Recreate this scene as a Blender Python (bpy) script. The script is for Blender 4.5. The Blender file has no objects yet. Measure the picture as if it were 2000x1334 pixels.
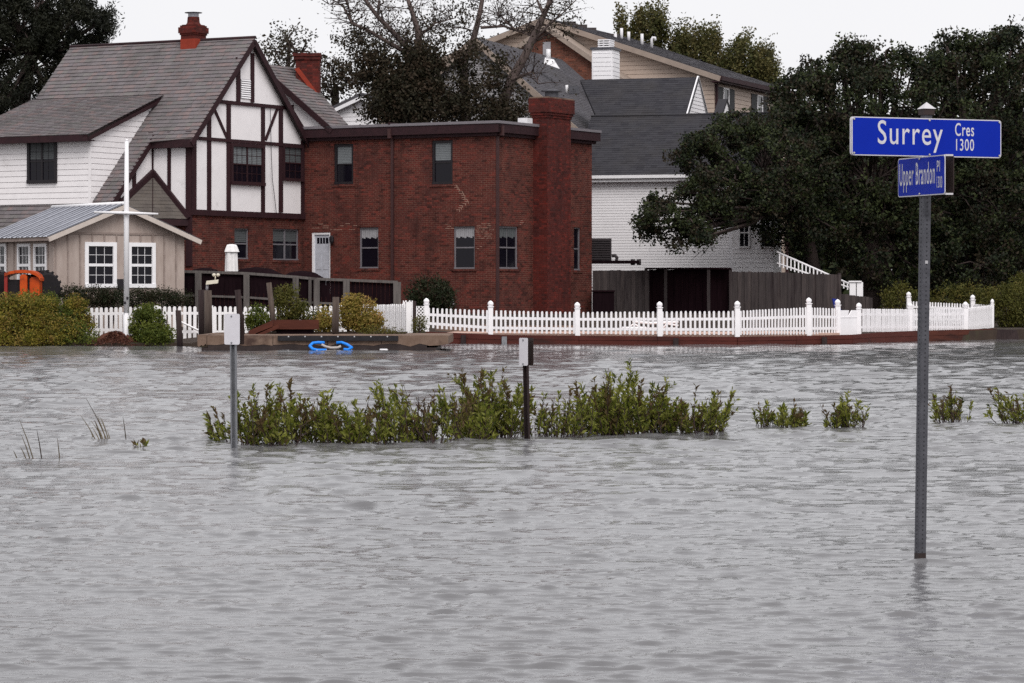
import bpy, math, random
import numpy as np
from mathutils import Vector

random.seed(7)
RNG = np.random.default_rng(11)
SC = bpy.context.scene
COL = SC.collection
rad = math.radians

# ---------------------------------------------------------------- camera
F = 6000.0            # focal length in photo pixels (2000 px wide)
HZ = 578.0            # photo row of the horizon
CAMH = 1.52           # eye height above the flood water
cam_d = bpy.data.cameras.new('camera')
cam = bpy.data.objects.new('camera', cam_d)
COL.objects.link(cam)
cam.location = (0, 0, CAMH)
cam.rotation_euler = (rad(90), 0, 0)
cam_d.sensor_width = 36.0
cam_d.lens = 36.0 * F / 2000.0
cam_d.shift_y = -(667.0 - HZ) / 2000.0
cam_d.clip_start = 0.5
cam_d.clip_end = 3000
SC.camera = cam

# ---------------------------------------------------------------- world: bright overcast
SUN_EL, SUN_AZ = 48.0, 168.0      # sun high behind the camera, a little to the right
world = bpy.data.worlds.new('World')
SC.world = world
world.use_nodes = True
wn = world.node_tree
wn.nodes.clear()
sky = wn.nodes.new('ShaderNodeTexSky')
sky.sky_type = 'NISHITA'
sky.sun_disc = False
sky.sun_elevation = rad(SUN_EL)
sky.sun_rotation = rad(SUN_AZ)
sky.air_density = 1.0
sky.dust_density = 6.0
tc = wn.nodes.new('ShaderNodeTexCoord')
nz = wn.nodes.new('ShaderNodeTexNoise')
nz.inputs['Scale'].default_value = 2.2
nz.inputs['Detail'].default_value = 5
cr = wn.nodes.new('ShaderNodeValToRGB')
cr.color_ramp.elements[0].position = 0.3
cr.color_ramp.elements[0].color = (6.7, 6.68, 6.85, 1)
cr.color_ramp.elements[1].position = 0.75
cr.color_ramp.elements[1].color = (7.5, 7.45, 7.6, 1)
mixw = wn.nodes.new('ShaderNodeMix')
mixw.data_type = 'RGBA'
mixw.inputs[0].default_value = 0.93
bg = wn.nodes.new('ShaderNodeBackground')
bg.inputs['Strength'].default_value = 0.1
wo = wn.nodes.new('ShaderNodeOutputWorld')
wn.links.new(tc.outputs['Generated'], nz.inputs['Vector'])
wn.links.new(nz.outputs['Fac'], cr.inputs['Fac'])
wn.links.new(sky.outputs['Color'], mixw.inputs[6])
wn.links.new(cr.outputs['Color'], mixw.inputs[7])
wn.links.new(mixw.outputs[2], bg.inputs['Color'])
wn.links.new(bg.outputs['Background'], wo.inputs['Surface'])

sun_d = bpy.data.lights.new('sun', 'SUN')
sun_d.energy = 1.5
sun_d.angle = rad(35)
sun_d.color = (1.0, 0.97, 0.94)
sun = bpy.data.objects.new('sun', sun_d)
COL.objects.link(sun)
sun.location = (0, 0, 60)
_az = rad(SUN_AZ)
_dir = Vector((math.sin(_az) * math.cos(rad(SUN_EL)), math.cos(_az) * math.cos(rad(SUN_EL)), math.sin(rad(SUN_EL))))
sun.rotation_euler = _dir.to_track_quat('Z', 'Y').to_euler()

SC.view_settings.view_transform = 'Standard'
SC.view_settings.look = 'None'
SC.view_settings.exposure = 0.5
SC.view_settings.gamma = 1.0
SC.view_settings.use_curve_mapping = False
SC.render.engine = 'CYCLES'
SC.cycles.use_denoising = False
SC.cycles.max_bounces = 6
SC.cycles.transparent_max_bounces = 6

# ---------------------------------------------------------------- materials
MATS = {}


def ramp(nt, fac, stops):
    r = nt.nodes.new('ShaderNodeValToRGB')
    el = r.color_ramp.elements
    while len(el) < len(stops):
        el.new(0.5)
    for e, (p, c) in zip(el, stops):
        e.position = p
        e.color = (*c, 1) if len(c) == 3 else c
    nt.links.new(fac, r.inputs['Fac'])
    return r.outputs['Color']


def newmat(name, rough=0.7, spec=0.3, metal=0.0):
    m = bpy.data.materials.new(name)
    m.use_nodes = True
    nt = m.node_tree
    b = nt.nodes['Principled BSDF']
    b.inputs['Roughness'].default_value = rough
    b.inputs['Specular IOR Level'].default_value = spec
    b.inputs['Metallic'].default_value = metal
    MATS[name] = m
    return m, nt, b


def noise(nt, scale, detail=4, rough=0.6, vec=None, coord='Object', stretch=None):
    n = nt.nodes.new('ShaderNodeTexNoise')
    n.inputs['Scale'].default_value = scale
    n.inputs['Detail'].default_value = detail
    n.inputs['Roughness'].default_value = rough
    t = nt.nodes.new('ShaderNodeTexCoord')
    out = t.outputs[coord]
    if stretch:
        mp = nt.nodes.new('ShaderNodeMapping')
        mp.inputs['Scale'].default_value = stretch
        nt.links.new(out, mp.inputs['Vector'])
        out = mp.outputs['Vector']
    nt.links.new(out, n.inputs['Vector'])
    return n.outputs['Fac']


def mixc(nt, a, b, fac, mode='MIX'):
    x = nt.nodes.new('ShaderNodeMix')
    x.data_type = 'RGBA'
    x.blend_type = mode
    for sock, val in ((x.inputs[6], a), (x.inputs[7], b), (x.inputs[0], fac)):
        if hasattr(val, 'is_linked'):
            nt.links.new(val, sock)
        elif isinstance(val, (int, float)):
            sock.default_value = val
        else:
            sock.default_value = (*val, 1)
    return x.outputs[2]


def bump(nt, b, h, strength=0.3, dist=0.02):
    bp = nt.nodes.new('ShaderNodeBump')
    bp.inputs['Strength'].default_value = strength
    bp.inputs['Distance'].default_value = dist
    nt.links.new(h, bp.inputs['Height'])
    nt.links.new(bp.outputs['Normal'], b.inputs['Normal'])


def attr(nt, name):
    a = nt.nodes.new('ShaderNodeAttribute')
    a.attribute_name = name
    return a.outputs['Fac']


def weathered(name, c1, c2, rough=0.7, scale=3.0, stretch=None, spec=0.25, metal=0.0, bstr=0.15, bd=0.01, dirt=None, dirtscale=0.7, dirtlo=0.55):
    """mottled two-tone surface, optional darker stains"""
    m, nt, b = newmat(name, rough, spec, metal)
    f = noise(nt, scale, 6, 0.65, stretch=stretch)
    c = ramp(nt, f, [(0.3, c1), (0.7, c2)])
    if dirt:
        f2 = noise(nt, dirtscale, 5, 0.7, stretch=stretch)
        msk = ramp(nt, f2, [(dirtlo, (0, 0, 0)), (min(1, dirtlo + 0.2), (1, 1, 1))])
        c = mixc(nt, c, dirt, msk)
    nt.links.new(c, b.inputs['Base Color'])
    bump(nt, b, f, bstr, bd)
    return m


def leafmat(name, cols, trans=0.25, rough=0.6):
    m, nt, b = newmat(name, rough, 0.15)
    c = ramp(nt, attr(nt, 'rnd'), [(i / max(1, len(cols) - 1), k) for i, k in enumerate(cols)])
    nt.links.new(c, b.inputs['Base Color'])
    t = nt.nodes.new('ShaderNodeBsdfTranslucent')
    nt.links.new(c, t.inputs['Color'])
    mx = nt.nodes.new('ShaderNodeMixShader')
    mx.inputs['Fac'].default_value = trans
    nt.links.new(b.outputs['BSDF'], mx.inputs[1])
    nt.links.new(t.outputs['BSDF'], mx.inputs[2])
    nt.links.new(mx.outputs['Shader'], nt.nodes['Material Output'].inputs['Surface'])
    return m


def brickmat(name, c1, c2, mortar, stain, row=0.076, bw=0.215, msize=0.008):
    m, nt, b = newmat(name, 0.85, 0.2)
    t = nt.nodes.new('ShaderNodeTexCoord')
    br = nt.nodes.new('ShaderNodeTexBrick')
    br.inputs['Scale'].default_value = 1.0
    br.inputs['Brick Width'].default_value = bw
    br.inputs['Row Height'].default_value = row
    br.inputs['Mortar Size'].default_value = msize
    br.inputs['Mortar Smooth'].default_value = 0.2
    br.inputs['Bias'].default_value = -0.1
    br.inputs['Color1'].default_value = (*c1, 1)
    br.inputs['Color2'].default_value = (*c2, 1)
    br.inputs['Mortar'].default_value = (*mortar, 1)
    nt.links.new(t.outputs['UV'], br.inputs['Vector'])
    f = noise(nt, 0.9, 6, 0.7)
    c = mixc(nt, br.outputs['Color'], stain, ramp(nt, f, [(0.40, (0, 0, 0)), (0.70, (0.85, 0.85, 0.85))]))
    # single burnt and pale bricks, rain streaks
    br2 = nt.nodes.new('ShaderNodeTexBrick')
    for k_, v_ in (('Scale', 1.0), ('Brick Width', bw), ('Row Height', row), ('Mortar Size', 0.0), ('Bias', 0.0)):
        br2.inputs[k_].default_value = v_
    br2.inputs['Color1'].default_value = (0, 0, 0, 1)
    br2.inputs['Color2'].default_value = (1, 1, 1, 1)
    nt.links.new(t.outputs['UV'], br2.inputs['Vector'])
    c = mixc(nt, c, tuple(min(1, k_ * 1.55) for k_ in c1), ramp(nt, br2.outputs['Color'], [(0.78, (0, 0, 0)), (0.95, (0.6, 0.6, 0.6))]))
    c = mixc(nt, c, tuple(k_ * 0.35 for k_ in c2), ramp(nt, br2.outputs['Color'], [(0.05, (0.7, 0.7, 0.7)), (0.22, (0, 0, 0))]))
    fs = noise(nt, 1.6, 5, 0.65, stretch=(2.2, 2.2, 0.16))
    c = mixc(nt, c, tuple(k_ * 0.45 for k_ in c2), ramp(nt, fs, [(0.52, (0, 0, 0)), (0.75, (0.65, 0.65, 0.65))]))
    f3 = noise(nt, 9.0, 3, 0.6)
    c = mixc(nt, c, (0.5, 0.5, 0.5), ramp(nt, f3, [(0.3, (0.0, 0.0, 0.0)), (0.9, (0.03, 0.03, 0.03))]))
    nt.links.new(c, b.inputs['Base Color'])
    inv = nt.nodes.new('ShaderNodeMath')
    inv.operation = 'SUBTRACT'
    inv.inputs[0].default_value = 1
    nt.links.new(br.outputs['Fac'], inv.inputs[1])
    bump(nt, b, inv.outputs[0], 0.6, 0.012)
    return m


def shinglemat(name, cols, rough=0.85):
    m, nt, b = newmat(name, rough, 0.2)
    c = ramp(nt, attr(nt, 'rnd'), [(i / max(1, len(cols) - 1), k) for i, k in enumerate(cols)])
    f = noise(nt, 14, 4, 0.7)
    c = mixc(nt, c, (0.03, 0.03, 0.03), ramp(nt, f, [(0.5, (0, 0, 0)), (0.9, (0.45, 0.45, 0.45))]))
    f2 = noise(nt, 0.8, 4, 0.6)
    c = mixc(nt, c, (0.05, 0.045, 0.042), ramp(nt, f2, [(0.45, (0, 0, 0)), (0.75, (0.45, 0.45, 0.45))]))
    nt.links.new(c, b.inputs['Base Color'])
    bump(nt, b, f, 0.3, 0.01)
    return m


def plainmat(name, c, rough=0.6, spec=0.3, metal=0.0):
    m, nt, b = newmat(name, rough, spec, metal)
    f = noise(nt, 6, 4)
    k = ramp(nt, f, [(0.3, tuple(x * 0.88 for x in c)), (0.7, tuple(min(1, x * 1.08) for x in c))])
    nt.links.new(k, b.inputs['Base Color'])
    return m


brickmat('brick', (0.108, 0.019, 0.013), (0.060, 0.013, 0.009), (0.17, 0.088, 0.064), (0.045, 0.011, 0.009))
brickmat('brick_red', (0.105, 0.0125, 0.008), (0.062, 0.0085, 0.006), (0.075, 0.018, 0.013), (0.040, 0.0065, 0.0055))
brickmat('brick_far', (0.17, 0.055, 0.032), (0.10, 0.035, 0.025), (0.15, 0.10, 0.075), (0.08, 0.03, 0.02))
weathered('stucco', (0.79, 0.76, 0.77), (0.85, 0.82, 0.83), 0.9, 2.5, bstr=0.25, bd=0.006, dirt=(0.55, 0.52, 0.52), dirtscale=0.9, dirtlo=0.6)
weathered('timber', (0.020, 0.0065, 0.009), (0.034, 0.011, 0.014), 0.75, 6, stretch=(1, 1, 0.2))
weathered('fascia_brown', (0.018, 0.0065, 0.009), (0.032, 0.011, 0.014), 0.7, 4)
weathered('clapboard', (0.76, 0.73, 0.74), (0.84, 0.81, 0.82), 0.65, 3, dirt=(0.60, 0.57, 0.57), dirtlo=0.62)
weathered('vinyl_siding', (0.78, 0.76, 0.78), (0.84, 0.82, 0.84), 0.5, 1.2, dirt=(0.6, 0.58, 0.6), dirtlo=0.62)
weathered('beige_siding', (0.40, 0.32, 0.27), (0.46, 0.37, 0.31), 0.6, 2)
weathered('shaded_siding', (0.26, 0.25, 0.26), (0.33, 0.32, 0.33), 0.6, 1.2, dirt=(0.2, 0.19, 0.2), dirtlo=0.6)  # white siding coloured grey for the shade of the tree
weathered('beige_trim', (0.25, 0.20, 0.17), (0.31, 0.25, 0.21), 0.6, 3)
weathered('white_trim', (0.76, 0.75, 0.77), (0.84, 0.83, 0.85), 0.45, 4)
weathered('white_vinyl', (0.82, 0.80, 0.82), (0.88, 0.86, 0.88), 0.35, 4, spec=0.4)
weathered('white_picket', (0.80, 0.78, 0.79), (0.88, 0.86, 0.87), 0.55, 5, dirt=(0.6, 0.56, 0.53), dirtscale=2, dirtlo=0.63)
weathered('white_mast', (0.70, 0.69, 0.71), (0.80, 0.79, 0.81), 0.5, 5, stretch=(1, 1, 0.15), dirt=(0.32, 0.27, 0.25), dirtscale=3, dirtlo=0.64)
shinglemat('slate', [(0.125, 0.112, 0.117), (0.165, 0.146, 0.150), (0.145, 0.130, 0.138), (0.185, 0.140, 0.138), (0.135, 0.125, 0.128), (0.155, 0.145, 0.140)])
shinglemat('slate_pale', [(0.20, 0.175, 0.175), (0.26, 0.235, 0.23), (0.17, 0.15, 0.15)])
shinglemat('slate_brown', [(0.085, 0.072, 0.066), (0.11, 0.095, 0.085), (0.095, 0.08, 0.07)])
shinglemat('asphalt', [(0.026, 0.025, 0.031), (0.040, 0.039, 0.046), (0.032, 0.031, 0.037)])
shinglemat('asphalt_grey', [(0.058, 0.055, 0.064), (0.082, 0.078, 0.088), (0.068, 0.064, 0.074)])
plainmat('membrane', (0.17, 0.155, 0.17), 0.6)
plainmat('roof_under', (0.06, 0.05, 0.05), 0.9)
weathered('tin_roof', (0.36, 0.38, 0.43), (0.46, 0.48, 0.54), 0.38, 2.0, metal=0.35, spec=0.5, dirt=(0.22, 0.20, 0.21), dirtscale=1.5, dirtlo=0.62)
weathered('tin_seam', (0.14, 0.14, 0.165), (0.22, 0.22, 0.25), 0.5, 3)
weathered('shed_board', (0.33, 0.265, 0.235), (0.43, 0.36, 0.325), 0.85, 5, stretch=(1, 1, 0.3), dirt=(0.20, 0.135, 0.115), dirtscale=2.2, dirtlo=0.6, bstr=0.3)
weathered('shed_batten', (0.22, 0.17, 0.15), (0.32, 0.26, 0.235), 0.85, 5)
weathered('shed_trim', (0.46, 0.40, 0.36), (0.56, 0.50, 0.46), 0.8, 5)
weathered('dark_wood', (0.007, 0.0035, 0.005), (0.014, 0.007, 0.009), 0.95, 5, stretch=(3, 3, 0.3), spec=0.03)
weathered('grey_wood', (0.075, 0.066, 0.064), (0.14, 0.125, 0.118), 0.85, 7, stretch=(3, 3, 0.25), dirt=(0.04, 0.032, 0.03), dirtlo=0.55)
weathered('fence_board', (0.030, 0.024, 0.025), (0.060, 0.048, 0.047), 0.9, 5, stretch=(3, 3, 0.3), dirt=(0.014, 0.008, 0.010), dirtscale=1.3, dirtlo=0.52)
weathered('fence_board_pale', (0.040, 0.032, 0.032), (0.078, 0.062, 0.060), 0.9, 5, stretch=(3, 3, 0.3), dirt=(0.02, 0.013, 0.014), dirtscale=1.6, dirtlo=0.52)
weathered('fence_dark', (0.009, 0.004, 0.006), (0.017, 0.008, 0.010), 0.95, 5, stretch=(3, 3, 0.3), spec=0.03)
weathered('piling', (0.05, 0.035, 0.03), (0.11, 0.085, 0.07), 0.9, 7, stretch=(3, 3, 0.25), dirt=(0.02, 0.012, 0.012), dirtlo=0.5)
weathered('piling_dark', (0.018, 0.011, 0.012), (0.04, 0.026, 0.025), 0.9, 7, stretch=(3, 3, 0.25))
weathered('concrete', (0.125, 0.080, 0.058), (0.20, 0.138, 0.106), 0.9, 4, dirt=(0.055, 0.032, 0.026), dirtscale=1.1, dirtlo=0.5, bstr=0.4, bd=0.02)
weathered('concrete_wet', (0.020, 0.013, 0.013), (0.04, 0.027, 0.025), 0.5, 4)
weathered('rubber', (0.010, 0.009, 0.011), (0.022, 0.020, 0.023), 0.7, 5)
weathered('rusty_plank', (0.052, 0.014, 0.009), (0.095, 0.027, 0.016), 0.85, 3, stretch=(0.4, 0.4, 2), dirt=(0.022, 0.008, 0.007), dirtscale=1.2, dirtlo=0.55, bstr=0.3)
weathered('bulkhead', (0.058, 0.012, 0.009), (0.090, 0.021, 0.015), 0.8, 2.5, stretch=(0.4, 0.4, 2), dirt=(0.03, 0.014, 0.012), dirtscale=0.9, dirtlo=0.55)
weathered('galv', (0.20, 0.205, 0.22), (0.30, 0.305, 0.325), 0.5, 12, metal=0.6, spec=0.5, dirt=(0.10, 0.10, 0.11), dirtscale=6, dirtlo=0.55)
weathered('galv_dark', (0.062, 0.062, 0.073), (0.105, 0.105, 0.12), 0.55, 14, metal=0.5, spec=0.5, dirt=(0.03, 0.03, 0.037), dirtscale=6, dirtlo=0.55)
weathered('plate_white', (0.62, 0.60, 0.64), (0.70, 0.68, 0.72), 0.4, 6, spec=0.4, dirt=(0.5, 0.47, 0.49), dirtscale=8, dirtlo=0.6)
plainmat('sign_dark', (0.035, 0.022, 0.020), 0.6)
weathered('sign_blue', (0.0012, 0.016, 0.30), (0.0016, 0.020, 0.35), 0.55, 3, spec=0.12, bstr=0.0)
weathered('sign_white', (0.50, 0.49, 0.53), (0.60, 0.59, 0.63), 0.4, 20, spec=0.4, bstr=0.0)
plainmat('post_cap', (0.55, 0.53, 0.55), 0.5)
plainmat('bolt', (0.5, 0.49, 0.5), 0.4, 0.5, 0.6)
plainmat('hole', (0.028, 0.028, 0.033), 0.9)
plainmat('window_dark', (0.014, 0.011, 0.014), 0.5)
plainmat('window_grey', (0.16, 0.15, 0.165), 0.5)
plainmat('blind', (0.17, 0.185, 0.195), 0.8)
plainmat('blind_dim', (0.085, 0.092, 0.096), 0.8)
plainmat('valance', (0.30, 0.295, 0.31), 0.8)
plainmat('shutter', (0.012, 0.012, 0.014), 0.6)
plainmat('door_white', (0.46, 0.47, 0.52), 0.5)
plainmat('tyre', (0.012, 0.010, 0.012), 0.85)
weathered('orange_paint', (0.40, 0.045, 0.003), (0.52, 0.07, 0.005), 0.5, 4, dirt=(0.05, 0.012, 0.008), dirtscale=3, dirtlo=0.5)
plainmat('red_paint', (0.25, 0.02, 0.015), 0.5)
plainmat('canvas', (0.80, 0.78, 0.78), 0.9)
plainmat('foam_blue', (0.008, 0.22, 0.80), 0.5)
plainmat('rope', (0.42, 0.38, 0.36), 0.8)
plainmat('cream_plastic', (0.62, 0.57, 0.47), 0.5)
plainmat('ac_metal', (0.04, 0.032, 0.036), 0.6)
plainmat('blue_tarp', (0.006, 0.02, 0.22), 0.5)
plainmat('downspout', (0.048, 0.020, 0.020), 0.6)
plainmat('flashing', (0.30, 0.30, 0.33), 0.4, 0.5, 0.5)
plainmat('flash_orange', (0.24, 0.030, 0.014), 0.8)
plainmat('pipe_white', (0.72, 0.71, 0.73), 0.5)
plainmat('mortar_white', (0.34, 0.22, 0.17), 0.9)
plainmat('cable', (0.02, 0.015, 0.02), 0.6)
plainmat('meter_grey', (0.30, 0.29, 0.31), 0.5)
weathered('bark', (0.030, 0.021, 0.020), (0.070, 0.051, 0.046), 0.95, 7, stretch=(3, 3, 0.4), bstr=0.5, bd=0.02)
weathered('bark_pale', (0.075, 0.055, 0.052), (0.15, 0.115, 0.105), 0.95, 6, stretch=(2, 2, 0.5), bstr=0.5, bd=0.02, dirt=(0.03, 0.02, 0.02), dirtlo=0.5)
weathered('stem', (0.035, 0.022, 0.025), (0.065, 0.042, 0.042), 0.9, 9)
leafmat('leaf_oak', [(0.010, 0.014, 0.008), (0.020, 0.028, 0.012), (0.042, 0.052, 0.018), (0.012, 0.018, 0.011), (0.034, 0.024, 0.014), (0.010, 0.015, 0.010), (0.026, 0.036, 0.014), (0.044, 0.052, 0.018)], 0.12)
leafmat('leaf_pine', [(0.007, 0.008, 0.006), (0.014, 0.016, 0.009), (0.022, 0.020, 0.011)], 0.1)
leafmat('leaf_ivy', [(0.013, 0.012, 0.008), (0.026, 0.024, 0.013), (0.042, 0.028, 0.018), (0.018, 0.019, 0.011)], 0.15)
leafmat('leaf_sparse', [(0.026, 0.022, 0.014), (0.045, 0.038, 0.023), (0.034, 0.023, 0.017)], 0.15)
leafmat('leaf_back', [(0.045, 0.052, 0.018), (0.08, 0.082, 0.028), (0.105, 0.088, 0.032), (0.06, 0.058, 0.024)], 0.2)
leafmat('leaf_yellow', [(0.035, 0.045, 0.008), (0.15, 0.145, 0.020), (0.26, 0.20, 0.035), (0.07, 0.085, 0.014), (0.24, 0.15, 0.04), (0.30, 0.27, 0.06)], 0.3)
leafmat('leaf_green', [(0.022, 0.036, 0.008), (0.075, 0.10, 0.018), (0.14, 0.155, 0.028), (0.05, 0.07, 0.014)], 0.3)
leafmat('leaf_gold', [(0.07, 0.07, 0.014), (0.32, 0.22, 0.06), (0.15, 0.14, 0.022), (0.38, 0.21, 0.08)], 0.3)
leafmat('leaf_hedge', [(0.012, 0.016, 0.008), (0.022, 0.030, 0.012), (0.035, 0.018, 0.014)], 0.15)
leafmat('leaf_marsh', [(0.040, 0.055, 0.010), (0.13, 0.155, 0.022), (0.20, 0.21, 0.034), (0.30, 0.30, 0.08), (0.14, 0.155, 0.026), (0.10, 0.06, 0.034)], 0.45)
leafmat('leaf_wild', [(0.045, 0.05, 0.014), (0.085, 0.085, 0.018), (0.11, 0.085, 0.022)], 0.25)
leafmat('grass_dry', [(0.07, 0.055, 0.042), (0.22, 0.18, 0.115), (0.05, 0.036, 0.032)], 0.2)
leafmat('leaf_litter', [(0.055, 0.020, 0.014), (0.095, 0.036, 0.023), (0.035, 0.014, 0.012)], 0.1)
weathered('ground_soil', (0.022, 0.014, 0.011), (0.042, 0.028, 0.019), 0.95, 1.2, dirt=(0.030, 0.036, 0.014), dirtscale=0.5, dirtlo=0.55)
weathered('patio_pink', (0.42, 0.27, 0.22), (0.52, 0.36, 0.30), 0.9, 2, dirt=(0.3, 0.24, 0.2), dirtlo=0.6)

m, nt, b = newmat('glass', 0.08, 0.2)
b.inputs['Base Color'].default_value = (0.006, 0.005, 0.009, 1)

# flood water: turbid grey-brown body, mirror-like surface, wind ripples
m, nt, b = newmat('water', 0.05, 0.5)
b.inputs['IOR'].default_value = 1.333
f = noise(nt, 0.12, 3)
nt.links.new(ramp(nt, f, [(0.3, (0.126, 0.125, 0.130)), (0.7, (0.146, 0.144, 0.150))]), b.inputs['Base Color'])
n1 = noise(nt, 3.2, 7, 0.68, stretch=(0.5, 1.0, 1.0))
n2 = noise(nt, 34.0, 4, 0.6, stretch=(0.7, 1.0, 1.0))
ad = nt.nodes.new('ShaderNodeMath')
ad.operation = 'MULTIPLY_ADD'
ad.inputs[1].default_value = 0.10
nt.links.new(n2, ad.inputs[0])
nt.links.new(n1, ad.inputs[2])
bump(nt, b, ad.outputs[0], 0.5, 0.024)


# ---------------------------------------------------------------- geometry helpers
def P(u, v, Y):
    """point at photo pixel (u, v) and distance Y"""
    return Vector(((u - 1000.0) / F * Y, Y, CAMH - (v - HZ) / F * Y))


def tag(o, label=None, cat=None, group=None, kind=None):
    if label:
        o['label'] = label
    if cat:
        o['category'] = cat
    if group:
        o['group'] = group
    if kind:
        o['kind'] = kind
    return o


def thing(name, label, cat, loc, group=None):
    o = bpy.data.objects.new(name, None)
    COL.objects.link(o)
    o.location = loc
    o.empty_display_size = 0.2
    return tag(o, label, cat, group)


def wloc(o):
    v = Vector((0, 0, 0))
    while o is not None:
        v += o.location
        o = o.parent
    return v


def put(name, mesh, mat, parent=None, loc=None):
    """link a mesh whose vertices are in world space; origin goes to the parent (or loc)"""
    o = bpy.data.objects.new(name, mesh)
    COL.objects.link(o)
    if mat:
        mesh.materials.clear()
        mesh.materials.append(MATS[mat])
    base = wloc(parent) if parent else Vector((0, 0, 0))
    tgt = Vector(loc) if loc is not None else base
    if tgt.length > 0:
        co = np.empty(len(mesh.vertices) * 3, np.float32)
        mesh.vertices.foreach_get('co', co)
        co = co.reshape(-1, 3) - np.array(tgt, np.float32)
        mesh.vertices.foreach_set('co', co.ravel())
        mesh.update()
    o.parent = parent
    o.location = tgt - base
    return o


def shared(name, mesh, parent, wpos):
    """another object using the same mesh, placed at a world position"""
    o = bpy.data.objects.new(name, mesh)
    COL.objects.link(o)
    o.parent = parent
    o.location = Vector(wpos) - (wloc(parent) if parent else Vector((0, 0, 0)))
    return o


class B:
    """collects faces in world space"""

    def __init__(self):
        self.v, self.f, self.r, self.sm = [], [], [], []

    def face(self, pts, r=0.5, smooth=False):
        i = len(self.v)
        self.v.extend([tuple(p) for p in pts])
        self.f.append(tuple(range(i, i + len(pts))))
        self.r.append(r)
        self.sm.append(smooth)

    def hexa(self, p, r=0.5):
        """p: 8 corners, bottom 4 then top 4 (same winding)"""
        i = len(self.v)
        self.v.extend([tuple(q) for q in p])
        for q in ((3, 2, 1, 0), (4, 5, 6, 7), (0, 1, 5, 4), (1, 2, 6, 5), (2, 3, 7, 6), (3, 0, 4, 7)):
            self.f.append(tuple(i + k for k in q))
            self.r.append(r)
            self.sm.append(False)

    def box(self, x0, x1, y0, y1, z0, z1, r=0.5):
        self.hexa([(x0, y0, z0), (x1, y0, z0), (x1, y1, z0), (x0, y1, z0), (x0, y0, z1), (x1, y0, z1), (x1, y1, z1), (x0, y1, z1)], r)

    def prism(self, front, back, r=0.5):
        n = len(front)
        i = len(self.v)
        self.v.extend([tuple(q) for q in front] + [tuple(q) for q in back])
        self.f.append(tuple(i + k for k in range(n)))
        self.f.append(tuple(i + n + k for k in reversed(range(n))))
        for k in range(n):
            j = (k + 1) % n
            self.f.append((i + k, i + n + k, i + n + j, i + j))
        self.r += [r] * (n + 2)
        self.sm += [False] * (n + 2)

    def tube(self, pts, radii, n=8, r=0.5, cap=True, squash=None):
        pts = [Vector(p) for p in pts]
        if not hasattr(radii, '__len__'):
            radii = [radii] * len(pts)
        rings = []
        side = None
        for k, p in enumerate(pts):
            d = (pts[min(k + 1, len(pts) - 1)] - pts[max(k - 1, 0)])
            if d.length < 1e-9:
                d = Vector((0, 0, 1))
            d.normalize()
            if side is None:
                side = d.cross(Vector((0, 1, 0.05)))
                if side.length < 0.1:
                    side = d.cross(Vector((1, 0, 0)))
            side = (side - d * side.dot(d)).normalized()
            up = d.cross(side)
            i = len(self.v)
            for a in range(n):
                t = 2 * math.pi * a / n
                self.v.append(tuple(p + (side * math.cos(t) + up * math.sin(t)) * radii[k]))
            rings.append(i)
        for a, bq in zip(rings, rings[1:]):
            for k in range(n):
                j = (k + 1) % n
                self.f.append((a + k, a + j, bq + j, bq + k))
                self.r.append(r)
                self.sm.append(True)
        if cap:
            for a, rev in ((rings[0], True), (rings[-1], False)):
                q = [a + k for k in range(n)]
                self.f.append(tuple(reversed(q)) if rev else tuple(q))
                self.r.append(r)
                self.sm.append(False)

    def lathe(self, c, prof, n=12, r=0.5):
        """prof: (radius, z) from bottom to top round the vertical through c"""
        self.tube_rings([[(c[0] + rr * math.cos(2 * math.pi * k / n), c[1] + rr * math.sin(2 * math.pi * k / n), c[2] + zz) for k in range(n)] for rr, zz in prof], r)

    def tube_rings(self, rings, r=0.5):
        n = len(rings[0])
        idx = []
        for q in rings:
            idx.append(len(self.v))
            self.v.extend(q)
        for a, bq in zip(idx, idx[1:]):
            for k in range(n):
                j = (k + 1) % n
                self.f.append((a + k, a + j, bq + j, bq + k))
                self.r.append(r)
                self.sm.append(False)
        self.f.append(tuple(idx[-1] + k for k in range(n)))
        self.f.append(tuple(reversed([idx[0] + k for k in range(n)])))
        self.r += [r, r]
        self.sm += [False, False]

    def mesh(self, name):
        me = bpy.data.meshes.new(name)
        me.from_pydata(self.v, [], self.f)
        V = np.array(self.v, dtype=float)
        uvl = me.uv_layers.new(name='UVMap')
        uv = np.zeros((len(me.loops), 2), np.float32)
        k = 0
        for f in self.f:
            p = V[list(f)]
            n = np.zeros(3)
            for i in range(len(f)):
                n += np.cross(p[i] - p[0], p[(i + 1) % len(f)] - p[0])
            l = np.linalg.norm(n)
            n = n / l if l > 1e-12 else np.array((0, 0, 1.0))
            t = np.array((-n[1], n[0], 0.0))
            tl = np.linalg.norm(t)
            t = t / tl if tl > 1e-4 else np.array((1.0, 0, 0))
            bb = np.cross(n, t)
            uv[k:k + len(f), 0] = p @ t
            uv[k:k + len(f), 1] = p @ bb
            k += len(f)
        uvl.data.foreach_set('uv', uv.ravel())
        a = me.attributes.new('rnd', 'FLOAT', 'FACE')
        a.data.foreach_set('value', np.array(self.r, np.float32))
        me.polygons.foreach_set('use_smooth', np.array(self.sm, bool))
        me.update()
        return me

    def build(self, name, mat, parent=None, loc=None, label=None, kind=None):
        o = put(name, self.mesh(name), mat, parent, loc)
        if label:
            o['label'] = label
        if kind:
            o['kind'] = kind
        return o


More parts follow.
